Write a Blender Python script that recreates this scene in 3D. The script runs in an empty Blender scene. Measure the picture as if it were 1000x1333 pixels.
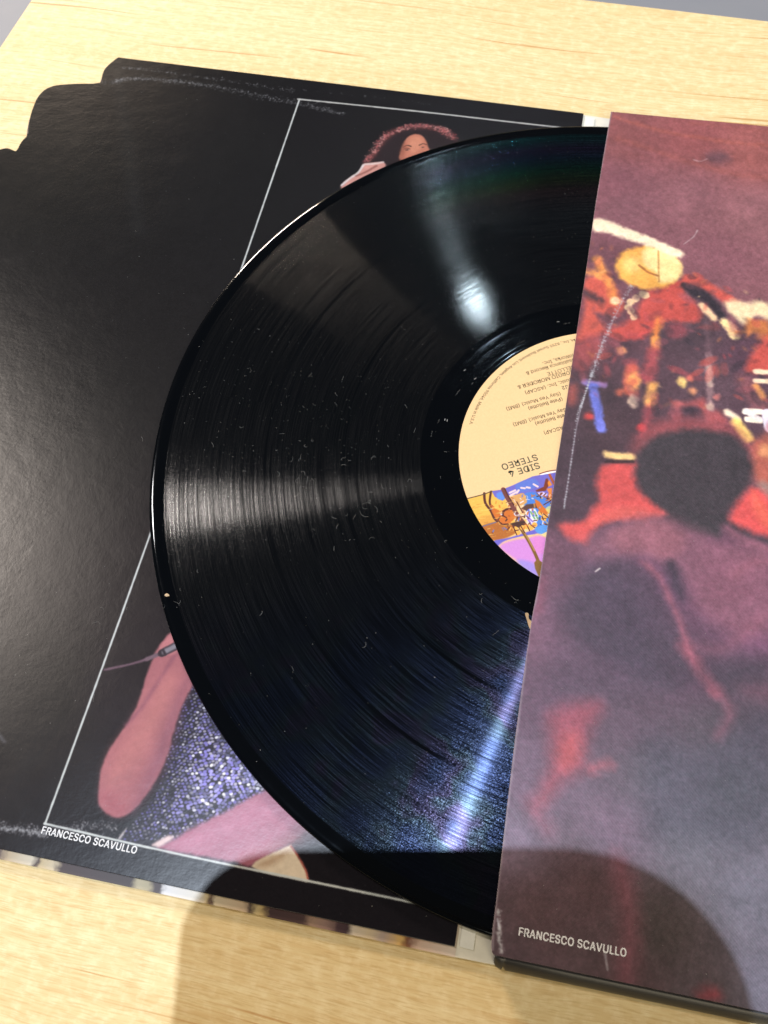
import bpy, bmesh, math, random
import numpy as np
from mathutils import Matrix, Vector
MM = 0.001
sc = bpy.context.scene
# measured layout, millimetres on the board (x along the sleeve's lower edge, y up the sleeve)
CAM_ROT = [[0.9802259,-0.1624553,0.1129839],[0.1959478,0.8765015,-0.4397154],[-0.0275965,0.4531594,0.8910023]]
CAM_LOC = [-16.989,-14.867,282.628]
REC_CENTRE = [16.844,156.366]
RIGHT_BG = [[9.85,299.53,[134,79,82]],[33.15,303.45,[142,81,84]],[56.6,299.11,[152,89,88]],[6.24,274.37,[126,79,90]],[12.9,263.75,[132,87,98]],[35.0,271.43,[138,91,100]],[58.94,267.85,[142,95,102]],[4.62,232.49,[112,71,82]],[44.8,243.13,[132,85,96]],[59.98,231.6,[136,89,98]],[-1.8,203.57,[117,69,80]],[38.51,210.75,[77,61,71]],[47.19,192.77,[91,69,80]],[58.31,201.17,[87,61,76]],[29.3,192.74,[85,63,74]],[10.17,176.68,[71,55,64]],[5.23,151.74,[69,53,63]],[4.7,134.59,[73,55,67]],[16.29,165.58,[77,57,66]],[37.08,151.82,[69,54,63]],[1.18,113.72,[119,79,98]],[16.53,112.69,[111,81,105]],[34.96,113.58,[109,75,100]],[55.34,117.41,[117,73,97]],[64.77,104.2,[119,79,106]],[2.34,94.85,[119,83,104]],[20.7,93.41,[95,69,88]],[45.57,88.56,[89,65,84]],[3.07,71.12,[97,73,93]],[29.51,69.37,[91,73,89]],[63.21,82.64,[79,65,77]],[53.05,69.45,[81,71,82]],[1.67,48.63,[105,85,105]],[37.02,55.49,[89,81,93]],[59.91,55.69,[85,81,90]],[1.83,31.96,[117,101,122]],[27.97,39.11,[105,87,107]],[48.43,39.06,[101,97,110]],[64.8,30.47,[105,101,116]],[66.47,6.78,[103,97,114]],[10.36,14.0,[81,61,68]],[23.49,22.34,[81,61,68]],[41.91,16.46,[69,61,64]],[35.24,2.34,[77,59,66]],[3.55,5.14,[77,61,70]],[54.25,4.34,[77,67,75]]]
RIGHT_ART = [["l",[165,92,84],0.85,0.6,1.69,[[2.92,310.32],[21.21,305.67],[44.83,303.75],[65.1,304.67]]],["l",[160,90,84],1.13,0.4,1.97,[[5.47,298.79],[28.0,292.21],[48.41,287.56],[65.44,287.67]]],["l",[150,85,82],0.85,0.5,1.41,[[32.66,311.85],[62.04,311.69],[79.43,311.25]]],["p",[85,62,72],1.69,0.7,[[48.37,295.09],[47.99,293.83],[46.98,292.72],[45.49,291.95],[43.73,291.62],[41.98,291.79],[40.5,292.43],[39.52,293.44],[39.18,294.68],[39.55,295.95],[40.56,297.06],[42.07,297.84],[43.83,298.17],[45.59,298.0],[47.07,297.35],[48.05,296.33]]],["l",[190,150,155],0.28,0.7,0.56,[[34.67,292.11],[37.3,291.74],[39.52,293.34]]],["l",[150,95,105],1.13,0.35,1.41,[[2.06,294.02],[7.37,294.09],[19.22,292.78]]],["p",[206,92,78],1.13,0.9,[[0.26,226.86],[6.09,229.88],[12.07,223.01],[14.89,216.71],[11.55,212.29],[5.57,212.19],[9.15,206.18],[4.42,201.6],[0.41,200.89],[1.45,208.59],[1.08,219.12]]],["p",[60,48,58],1.13,0.9,[[0.03,221.87],[4.71,220.74],[7.6,218.32],[5.09,216.91],[1.08,219.12]]],["l",[236,150,80],0.85,0.9,3.1,[[3.51,236.49],[6.75,230.99],[9.28,224.48],[11.68,219.04]]],["l",[238,160,90],0.85,0.9,2.54,[[-0.1,230.29],[4.58,229.61],[7.78,228.18]]],["p",[250,215,170],0.56,1,[[13.1,219.49],[13.04,218.82],[12.74,218.2],[12.26,217.74],[11.67,217.51],[11.05,217.53],[10.5,217.81],[10.1,218.3],[9.92,218.93],[9.98,219.6],[10.27,220.22],[10.75,220.68],[11.35,220.92],[11.97,220.9],[12.52,220.62],[12.92,220.12]]],["p",[196,82,76],1.13,0.95,[[21.82,223.75],[26.74,228.54],[33.26,232.66],[38.38,235.54],[44.6,231.69],[52.29,226.22],[53.93,221.71],[48.61,225.57],[41.73,229.22],[35.68,230.12],[35.91,226.24],[40.66,221.28],[40.97,215.61],[35.92,213.77],[29.29,213.54],[24.6,207.06],[18.18,204.52],[13.05,204.07],[11.34,206.57],[16.2,210.27],[20.06,217.63]]],["p",[48,42,52],0.85,0.95,[[34.47,231.38],[40.14,230.9],[46.4,225.18],[49.63,219.05],[47.48,217.72],[43.55,222.75],[38.19,225.67],[34.25,228.88]]],["p",[196,82,76],0.85,0.8,[[26.88,226.6],[31.08,231.28],[34.31,227.91],[34.17,218.21],[30.75,213.8],[27.43,218.93]]],["l",[205,90,80],0.85,0.85,3.38,[[35.87,233.12],[43.11,231.43],[49.26,227.62],[53.06,225.39]]],["p",[190,80,90],1.13,0.5,[[37.23,210.25],[37.03,208.94],[36.31,207.73],[35.19,206.81],[33.82,206.31],[32.42,206.32],[31.2,206.82],[30.34,207.74],[29.98,208.96],[30.17,210.27],[30.88,211.49],[32.02,212.42],[33.4,212.92],[34.81,212.91],[36.03,212.4],[36.88,211.46]]],["l",[240,200,160],0.56,1,2.54,[[41.35,222.36],[43.69,219.9],[45.65,217.58]]],["p",[246,222,180],0.99,1,[[49.39,224.74],[53.0,226.83],[56.73,226.04],[61.1,227.78],[65.57,225.69],[65.69,220.0],[60.56,220.99],[57.04,216.58],[54.07,217.94],[51.01,221.2]]],["p",[220,130,70],0.85,0.8,[[56.98,218.46],[61.34,219.23],[64.26,218.81],[65.14,212.43],[61.57,210.87],[59.33,213.25],[57.23,211.02]]],["l",[250,220,160],0.56,1,3.38,[[49.75,216.23],[52.04,213.82],[53.24,211.05]]],["l",[210,130,80],0.56,0.8,1.41,[[53.54,212.68],[58.6,213.58]]],["p",[235,200,160],0.42,0.95,[[17.69,217.21],[17.63,216.61],[17.39,216.07],[16.99,215.66],[16.5,215.46],[15.99,215.48],[15.53,215.74],[15.2,216.18],[15.05,216.74],[15.1,217.34],[15.34,217.89],[15.74,218.3],[16.24,218.5],[16.75,218.48],[17.21,218.22],[17.54,217.78]]],["p",[235,200,160],0.42,0.95,[[18.73,215.47],[18.68,214.88],[18.43,214.34],[18.03,213.93],[17.54,213.73],[17.03,213.75],[16.58,214.01],[16.25,214.45],[16.1,215.01],[16.15,215.61],[16.39,216.15],[16.79,216.56],[17.28,216.76],[17.8,216.73],[18.25,216.48],[18.58,216.04]]],["p",[235,200,160],0.42,0.95,[[19.88,213.29],[19.82,212.7],[19.58,212.16],[19.18,211.76],[18.69,211.56],[18.18,211.58],[17.73,211.83],[17.41,212.27],[17.26,212.83],[17.31,213.42],[17.55,213.96],[17.95,214.37],[18.44,214.57],[18.95,214.54],[19.41,214.29],[19.73,213.85]]],["p",[235,200,160],0.42,0.95,[[19.94,221.67],[19.89,221.06],[19.64,220.51],[19.24,220.11],[18.75,219.9],[18.23,219.93],[17.77,220.18],[17.45,220.63],[17.29,221.2],[17.35,221.81],[17.59,222.36],[17.99,222.77],[18.49,222.98],[19.01,222.95],[19.47,222.69],[19.79,222.24]]],["p",[235,200,160],0.42,0.95,[[18.08,219.69],[18.03,219.09],[17.78,218.54],[17.38,218.13],[16.89,217.93],[16.37,217.96],[15.91,218.21],[15.58,218.66],[15.43,219.22],[15.48,219.83],[15.73,220.38],[16.13,220.79],[16.62,220.99],[17.14,220.97],[17.6,220.71],[17.93,220.26]]],["p",[235,200,160],0.42,0.95,[[23.18,223.51],[23.13,222.9],[22.88,222.35],[22.47,221.94],[21.98,221.73],[21.46,221.76],[21.01,222.02],[20.68,222.47],[20.53,223.04],[20.58,223.65],[20.83,224.2],[21.24,224.61],[21.74,224.82],[22.25,224.79],[22.71,224.53],[23.04,224.08]]],["p",[235,200,160],0.42,0.95,[[22.03,223.79],[21.98,223.18],[21.73,222.63],[21.33,222.22],[20.83,222.01],[20.31,222.04],[19.86,222.3],[19.53,222.75],[19.38,223.32],[19.43,223.93],[19.68,224.49],[20.08,224.9],[20.58,225.11],[21.1,225.08],[21.56,224.82],[21.88,224.37]]],["p",[190,85,85],1.41,0.55,[[0.41,200.89],[6.41,203.82],[10.03,197.06],[6.97,191.04],[3.76,186.86],[0.52,189.88]]],["l",[200,80,78],0.85,0.9,2.25,[[10.06,204.47],[16.04,203.67],[22.46,206.21],[26.37,213.02]]],["l",[226,130,70],0.85,0.9,2.54,[[27.1,213.15],[26.55,205.55],[26.53,200.92]]],["p",[236,160,90],0.56,0.8,[[28.74,203.62],[28.68,202.48],[28.36,201.46],[27.82,200.73],[27.15,200.38],[26.45,200.48],[25.82,201.01],[25.35,201.88],[25.13,202.98],[25.18,204.12],[25.5,205.15],[26.04,205.89],[26.72,206.24],[27.43,206.14],[28.06,205.61],[28.52,204.72]]],["l",[176,80,86],1.13,0.8,4.51,[[26.6,200.02],[25.93,194.44],[25.33,188.07]]],["l",[215,100,84],0.85,0.85,3.94,[[20.0,191.58],[19.03,186.04],[20.89,181.1]]],["p",[240,170,100],0.85,0.95,[[23.12,185.84],[22.86,184.41],[22.29,183.21],[21.51,182.42],[20.62,182.17],[19.77,182.49],[19.08,183.32],[18.65,184.56],[18.56,186.01],[18.81,187.45],[19.37,188.67],[20.16,189.47],[21.06,189.72],[21.92,189.4],[22.61,188.55],[23.03,187.3]]],["p",[230,150,110],0.56,0.9,[[17.46,198.38],[17.37,197.74],[17.03,197.15],[16.48,196.7],[15.8,196.45],[15.1,196.45],[14.49,196.7],[14.05,197.15],[13.85,197.74],[13.94,198.38],[14.28,198.98],[14.83,199.43],[15.51,199.68],[16.21,199.68],[16.83,199.43],[17.27,198.98]]],["p",[150,80,90],0.85,0.6,[[15.05,201.18],[14.95,200.53],[14.55,199.92],[13.91,199.45],[13.13,199.19],[12.33,199.17],[11.63,199.4],[11.13,199.85],[10.92,200.44],[11.01,201.09],[11.41,201.7],[12.05,202.17],[12.83,202.44],[13.64,202.45],[14.34,202.22],[14.84,201.77]]],["l",[150,125,190],0.56,0.95,1.97,[[4.92,182.83],[11.38,183.11]]],["l",[108,116,205],0.56,1,3.1,[[7.6,181.28],[9.4,174.18],[11.85,165.25]]],["p",[120,125,220],0.42,0.9,[[13.18,167.01],[13.17,165.97],[12.93,165.05],[12.51,164.38],[11.96,164.08],[11.38,164.18],[10.84,164.67],[10.43,165.47],[10.22,166.47],[10.23,167.51],[10.46,168.44],[10.89,169.11],[11.44,169.42],[12.03,169.32],[12.57,168.82],[12.97,168.01]]],["p",[200,70,70],0.7,0.9,[[9.23,169.86],[9.17,169.27],[8.9,168.72],[8.45,168.31],[7.89,168.09],[7.31,168.1],[6.79,168.34],[6.42,168.76],[6.24,169.32],[6.3,169.91],[6.57,170.46],[7.02,170.87],[7.58,171.09],[8.16,171.08],[8.68,170.84],[9.06,170.41]]],["p",[190,90,80],1.13,0.6,[[2.98,177.37],[3.02,175.71],[2.8,174.26],[2.33,173.23],[1.69,172.79],[0.99,172.99],[0.31,173.81],[-0.23,175.12],[-0.55,176.73],[-0.6,178.4],[-0.37,179.87],[0.09,180.91],[0.74,181.36],[1.45,181.15],[2.13,180.32],[2.67,178.99]]],["p",[205,60,65],0.7,0.95,[[26.63,168.11],[26.57,167.41],[26.29,166.77],[25.85,166.3],[25.29,166.07],[24.72,166.1],[24.21,166.39],[23.84,166.91],[23.67,167.57],[23.73,168.27],[24.0,168.91],[24.45,169.38],[25.01,169.62],[25.59,169.59],[26.1,169.29],[26.46,168.77]]],["l",[200,100,80],0.85,0.8,2.54,[[16.63,180.71],[18.98,182.45],[20.84,185.87]]],["p",[250,215,190],0.7,1,[[23.03,178.38],[22.97,177.43],[22.66,176.57],[22.14,175.94],[21.49,175.64],[20.8,175.7],[20.19,176.12],[19.75,176.84],[19.53,177.75],[19.59,178.71],[19.9,179.57],[20.42,180.21],[21.08,180.52],[21.76,180.45],[22.38,180.02],[22.82,179.3]]],["l",[238,170,100],0.85,1,3.38,[[27.12,185.24],[26.63,178.6]]],["l",[190,80,90],1.13,0.6,2.54,[[26.93,176.5],[26.07,169.52],[25.64,166.08]]],["p",[252,215,130],0.56,1,[[38.38,188.86],[38.3,188.06],[37.99,187.34],[37.49,186.81],[36.87,186.54],[36.24,186.58],[35.68,186.92],[35.28,187.52],[35.11,188.27],[35.18,189.07],[35.5,189.79],[36.0,190.33],[36.62,190.6],[37.26,190.55],[37.82,190.21],[38.21,189.61]]],["p",[220,120,100],0.56,0.9,[[40.26,190.7],[40.2,190.21],[39.98,189.76],[39.63,189.42],[39.2,189.25],[38.76,189.26],[38.37,189.47],[38.1,189.83],[37.99,190.29],[38.05,190.79],[38.27,191.24],[38.62,191.58],[39.05,191.75],[39.49,191.73],[39.88,191.53],[40.15,191.17]]],["p",[225,150,110],0.7,0.9,[[41.87,185.71],[41.81,185.16],[41.56,184.66],[41.17,184.29],[40.7,184.1],[40.22,184.11],[39.79,184.34],[39.5,184.74],[39.37,185.26],[39.43,185.81],[39.68,186.31],[40.07,186.68],[40.54,186.88],[41.03,186.86],[41.45,186.63],[41.75,186.22]]],["p",[190,110,110],0.85,0.7,[[37.05,179.63],[36.97,179.02],[36.68,178.47],[36.21,178.06],[35.65,177.84],[35.07,177.85],[34.57,178.09],[34.21,178.52],[34.06,179.09],[34.14,179.69],[34.43,180.24],[34.89,180.66],[35.46,180.88],[36.04,180.87],[36.54,180.63],[36.9,180.19]]],["p",[170,85,95],1.13,0.6,[[38.05,175.52],[37.95,174.45],[37.52,173.49],[36.84,172.78],[36.0,172.42],[35.14,172.47],[34.38,172.92],[33.84,173.71],[33.6,174.71],[33.7,175.78],[34.12,176.75],[34.81,177.47],[35.65,177.84],[36.52,177.78],[37.28,177.32],[37.82,176.53]]],["p",[185,90,92],1.13,0.7,[[34.48,179.59],[40.01,181.46],[44.1,183.93],[46.4,180.03],[49.95,178.96],[51.51,175.0],[46.01,174.0],[43.72,177.83],[38.76,178.65]]],["p",[60,50,62],0.85,0.9,[[43.34,177.34],[43.19,176.26],[42.65,175.27],[41.81,174.53],[40.78,174.13],[39.73,174.15],[38.81,174.58],[38.17,175.35],[37.9,176.35],[38.05,177.43],[38.58,178.42],[39.43,179.17],[40.47,179.57],[41.52,179.55],[42.44,179.12],[43.08,178.34]]],["l",[158,125,130],0.56,0.7,2.25,[[45.01,200.98],[45.54,190.33],[46.28,182.59],[46.77,179.67]]],["l",[120,90,100],0.85,0.6,1.97,[[43.37,215.63],[44.53,206.06],[45.47,196.14]]],["l",[200,170,160],0.56,0.8,1.69,[[45.47,196.14],[45.9,189.1]]],["p",[215,180,165],0.56,0.9,[[47.44,180.8],[47.4,180.2],[47.21,179.67],[46.9,179.29],[46.53,179.1],[46.14,179.15],[45.81,179.42],[45.57,179.87],[45.46,180.44],[45.51,181.04],[45.7,181.57],[46.0,181.96],[46.38,182.15],[46.76,182.1],[47.1,181.83],[47.34,181.37]]],["p",[205,120,115],0.56,0.8,[[49.46,184.63],[49.39,184.2],[49.13,183.8],[48.74,183.5],[48.27,183.33],[47.79,183.32],[47.37,183.48],[47.09,183.78],[46.97,184.18],[47.05,184.61],[47.3,185.0],[47.69,185.31],[48.17,185.48],[48.65,185.48],[49.06,185.32],[49.35,185.02]]],["p",[198,84,76],1.13,0.95,[[57.26,198.26],[59.67,205.38],[63.05,211.64],[67.45,213.57],[68.63,198.1],[62.55,197.01],[59.07,196.39]]],["l",[240,215,185],0.42,1,1.97,[[60.58,197.21],[65.59,197.67]]],["l",[240,215,185],0.42,1,1.97,[[60.69,193.4],[65.67,193.86]]],["l",[235,165,90],0.56,0.95,2.25,[[60.97,191.28],[62.11,189.33],[63.03,187.08]]],["l",[200,110,110],1.69,0.4,5.07,[[57.44,192.81],[60.2,187.91],[62.91,183.6]]],["l",[250,240,225],0.42,1,2.25,[[57.86,180.57],[62.76,181.2]]],["l",[250,235,215],0.42,1,2.25,[[58.39,177.53],[62.64,177.78]]],["l",[245,235,235],0.42,0.9,2.25,[[58.28,180.65],[60.47,179.21],[62.41,178.26]]],["p",[232,226,245],0.42,1,[[63.39,181.58],[67.22,182.27],[67.38,174.5],[64.42,174.47]]],["l",[245,225,200],0.56,1,2.54,[[52.39,178.98],[55.59,177.01]]],["l",[250,215,120],0.7,1,3.66,[[55.29,175.69],[57.13,172.66],[58.93,170.07]]],["p",[168,82,88],2.25,0.75,[[22.68,159.73],[24.33,165.01],[28.77,170.86],[37.64,174.17],[48.68,176.18],[55.01,173.95],[59.99,169.02],[65.41,170.84],[68.27,163.99],[68.49,152.85],[61.11,154.65],[56.08,145.87],[39.91,137.47],[29.53,142.52],[24.1,151.03]]],["p",[200,110,84],1.41,0.6,[[61.33,170.1],[67.43,172.04],[68.56,149.73],[65.99,146.16],[61.06,156.23],[60.15,164.13]]],["p",[225,160,110],0.85,0.7,[[66.67,166.55],[66.53,165.52],[66.08,164.58],[65.39,163.89],[64.57,163.54],[63.73,163.59],[63.02,164.02],[62.52,164.78],[62.33,165.75],[62.47,166.78],[62.91,167.72],[63.61,168.42],[64.43,168.77],[65.27,168.73],[65.99,168.28],[66.48,167.52]]],["p",[150,140,140],1.13,0.6,[[66.89,153.17],[67.39,151.86],[67.52,150.48],[67.24,149.24],[66.6,148.34],[65.7,147.9],[64.68,147.99],[63.68,148.59],[62.86,149.63],[62.35,150.94],[62.21,152.32],[62.49,153.57],[63.12,154.49],[64.03,154.94],[65.06,154.84],[66.07,154.22]]],["p",[62,55,62],1.41,1,[[24.17,154.28],[24.46,159.23],[28.51,164.94],[35.2,168.66],[41.33,170.62],[48.92,171.16],[54.46,170.5],[58.72,166.32],[60.94,160.22],[60.78,154.59],[57.98,148.56],[54.85,143.32],[52.46,137.51],[51.39,132.04],[48.08,132.92],[41.45,133.95],[36.02,135.99],[31.14,138.93],[26.69,144.35],[24.23,149.45]]],["p",[55,50,56],1.41,0.8,[[49.78,138.54],[54.35,139.39],[62.34,135.57],[67.55,135.05],[67.62,132.08],[63.72,132.84],[56.54,133.74]]],["p",[206,84,84],1.13,1,[[14.39,152.08],[23.16,154.09],[23.9,149.39],[26.75,143.57],[33.12,139.3],[34.27,137.2],[28.8,134.65],[20.29,132.68],[13.97,128.84],[11.24,123.05],[6.51,123.67],[3.18,126.45],[3.29,128.38],[10.37,131.23],[12.55,136.26],[13.98,138.86],[12.61,145.72]]],["p",[222,112,100],1.13,0.4,[[16.67,135.47],[21.83,137.98],[33.23,137.77],[26.77,135.04],[20.25,133.06],[11.27,129.1]]],["l",[245,205,140],0.56,1,2.54,[[14.72,155.8],[22.28,156.37]]],["l",[45,35,40],0.42,0.8,1.13,[[14.63,153.18],[23.1,154.73]]],["p",[215,85,85],1.13,1,[[54.35,139.39],[56.74,145.99],[61.85,152.41],[67.27,147.94],[67.52,136.54],[63.64,135.82],[58.38,137.1]]],["p",[225,110,85],1.13,0.5,[[61.23,150.73],[65.34,146.03],[67.41,141.81],[67.5,137.29],[61.44,143.77]]],["l",[150,95,115],1.13,0.8,2.54,[[53.83,136.25],[59.83,132.86],[66.99,131.22]]],["p",[140,92,108],2.54,0.62,[[10.53,122.5],[22.4,132.48],[34.07,136.62],[44.47,133.65],[51.34,131.07],[66.37,130.06],[68.53,106.68],[59.1,101.37],[47.62,106.28],[42.2,115.25],[33.5,121.08],[23.41,121.08],[15.28,117.67]]],["p",[160,100,112],1.97,0.55,[[18.54,127.86],[29.0,135.68],[35.9,134.99],[41.35,129.21],[36.8,121.7],[29.97,123.26],[21.58,122.65]]],["p",[66,58,72],2.54,0.62,[[11.43,114.12],[23.57,119.22],[32.19,116.15],[37.73,108.01],[42.53,96.49],[47.06,87.06],[39.59,80.6],[26.59,84.85],[14.08,89.34],[7.1,100.43]]],["p",[70,62,80],3.94,0.35,[[0.9,110.28],[18.86,115.52],[31.39,105.01],[36.37,81.65],[21.11,75.4],[6.73,75.99]]],["p",[58,50,64],1.41,0.8,[[35.81,121.51],[39.34,121.23],[41.38,115.09],[42.58,108.93],[39.58,111.09],[36.77,116.08]]],["l",[160,94,112],1.13,0.75,1.41,[[28.99,119.76],[33.83,116.46],[37.61,109.8],[41.36,102.42],[44.72,93.43]]],["l",[168,92,110],1.41,0.75,3.38,[[43.43,94.92],[47.75,88.88],[51.08,85.3],[52.77,82.71]]],["l",[146,84,102],1.69,0.6,2.25,[[53.14,83.19],[56.82,78.95],[56.25,73.98],[53.76,69.89]]],["l",[140,86,104],1.97,0.4,3.38,[[43.43,94.92],[53.74,96.01],[59.1,101.37],[67.65,110.06]]],["l",[150,92,108],1.69,0.5,2.25,[[56.76,120.76],[61.54,125.38],[67.26,127.39]]],["p",[62,56,70],2.82,0.5,[[47.02,87.89],[57.78,94.2],[67.96,96.14],[68.15,87.73],[59.82,81.17],[55.85,83.71]]],["p",[130,80,98],2.54,0.4,[[59.65,86.1],[68.93,87.88],[69.03,82.93],[61.33,82.28]]],["l",[140,78,98],1.69,0.6,1.97,[[-0.53,108.15],[-0.01,102.72],[-0.1,98.17]]],["p",[104,72,90],3.38,0.5,[[0.48,120.63],[10.74,120.62],[9.45,109.1],[0.41,107.4]]],["p",[72,72,88],3.94,0.5,[[34.51,64.99],[49.74,66.34],[68.34,79.54],[69.12,45.12],[46.71,40.74],[36.27,42.36]]],["p",[150,76,92],2.54,0.85,[[7.8,68.6],[20.44,73.3],[19.09,65.13],[17.54,59.3],[18.11,53.97],[12.33,48.57],[8.82,42.61],[5.86,40.99],[8.71,52.15],[7.8,59.62]]],["p",[196,92,98],1.97,0.7,[[16.53,57.76],[16.02,55.79],[15.14,54.16],[14.03,53.11],[12.86,52.81],[11.8,53.28],[11.01,54.47],[10.61,56.2],[10.66,58.22],[11.16,60.21],[12.04,61.87],[13.16,62.94],[14.35,63.26],[15.43,62.76],[16.22,61.54],[16.6,59.78]]],["l",[170,92,106],1.41,0.65,2.82,[[20.72,54.47],[24.79,56.34]]],["l",[140,84,104],1.97,0.55,3.94,[[5.22,41.91],[10.21,35.64]]],["l",[140,78,94],2.54,0.55,4.51,[[29.7,31.4],[34.0,16.78],[34.13,3.91]]],["p",[140,60,72],1.69,0.9,[[57.4,4.09],[57.22,3.51],[56.67,2.94],[55.83,2.47],[54.83,2.16],[53.82,2.07],[52.96,2.2],[52.36,2.54],[52.13,3.04],[52.3,3.61],[52.85,4.18],[53.69,4.66],[54.69,4.97],[55.71,5.06],[56.58,4.93],[57.17,4.58]]],["l",[126,100,118],3.38,0.3,6.2,[[23.52,42.35],[30.0,39.51]]],["p",[232,168,84],0.7,1,[[33.43,237.18],[32.59,233.3],[30.13,229.9],[26.44,227.46],[22.06,226.34],[17.63,226.71],[13.82,228.53],[11.19,231.52],[10.15,235.26],[10.9,239.19],[13.33,242.69],[17.09,245.21],[21.58,246.35],[26.1,245.93],[29.94,244.03],[32.51,240.95]]],["p",[252,226,160],0.85,0.95,[[19.09,243.81],[24.73,245.82],[31.06,243.33],[33.64,238.72],[32.51,232.53],[26.63,230.01],[24.06,234.03],[19.99,237.34]]],["p",[246,205,128],1.41,0.8,[[19.72,237.29],[19.56,235.88],[18.89,234.6],[17.82,233.64],[16.51,233.13],[15.14,233.17],[13.94,233.73],[13.08,234.75],[12.69,236.06],[12.84,237.47],[13.5,238.77],[14.58,239.74],[15.91,240.25],[17.28,240.21],[18.49,239.64],[19.34,238.61]]],["l",[150,90,50],0.42,0.8,0.99,[[18.52,236.58],[21.77,234.13],[25.28,233.04]]],["l",[176,120,66],0.28,0.7,0.7,[[24.8,244.8],[26.0,230.39]]],["p",[244,226,196],0.73,1,[[0.13,255.92],[5.94,255.65],[17.28,251.8],[26.87,248.26],[33.58,245.82],[33.38,242.93],[30.31,243.0],[21.62,246.0],[12.09,248.49],[5.66,250.31],[0.55,250.26]]],["l",[176,166,180],0.23,0.45,0.45,[[14.42,220.78],[11.45,209.3],[8.76,198.81],[7.5,190.43],[6.71,185.49]]],["l",[186,182,196],0.17,0.6,0.31,[[6.36,183.83],[4.72,172.6],[3.96,163.33],[3.69,150.0],[3.35,135.73]]],["scuff",[[16.6,226.77],[12.94,216.37],[10.1,204.02],[7.95,193.75],[6.71,185.49]],1.41,190],["scuff",[[6.8,187.1],[5.39,178.31],[4.47,172.55]],0.56,90],["scuff",[[4.41,173.16],[3.72,167.82],[3.7,158.8],[3.69,150.0],[3.6,139.98],[3.34,133.78]],0.31,95],["l",[200,180,185],0.23,0.6,0.45,[[33.54,249.2],[36.87,253.48],[38.07,256.68]]],["l",[215,205,205],0.17,0.8,0.45,[[15.23,114.01],[16.5,115.28]]],["l",[165,165,175],0.23,0.6,0.51,[[28.38,8.22],[29.44,4.33]]],["scuff",[[0.21,12.94],[0.95,9.3],[1.4,6.2],[2.45,3.08]],0.85,70],["l",[190,195,215],0.23,0.7,0.34,[[0.31,10.87],[0.78,9.07]]],["l",[150,140,150],0.23,0.6,0.56,[[1.49,312.68],[0.2,265.45],[-0.65,200.44],[-1.11,109.39],[-1.83,91.59],[-0.74,19.51],[0.02,3.33]]]]
LEFT_BG = [[-203.21,303.51,[40,42,46]],[-216.56,256.43,[44,47,50]],[-143.62,268.78,[40,43,48]],[-102.19,293.03,[38,40,46]],[-42.16,307.48,[40,42,50]],[-167.21,153.24,[44,46,50]],[-139.44,47.16,[38,38,42]],[-116.92,51.48,[46,42,52]],[-79.58,35.79,[40,38,48]],[-71.39,5.98,[34,34,44]],[-28.8,4.61,[34,34,44]]]
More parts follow.
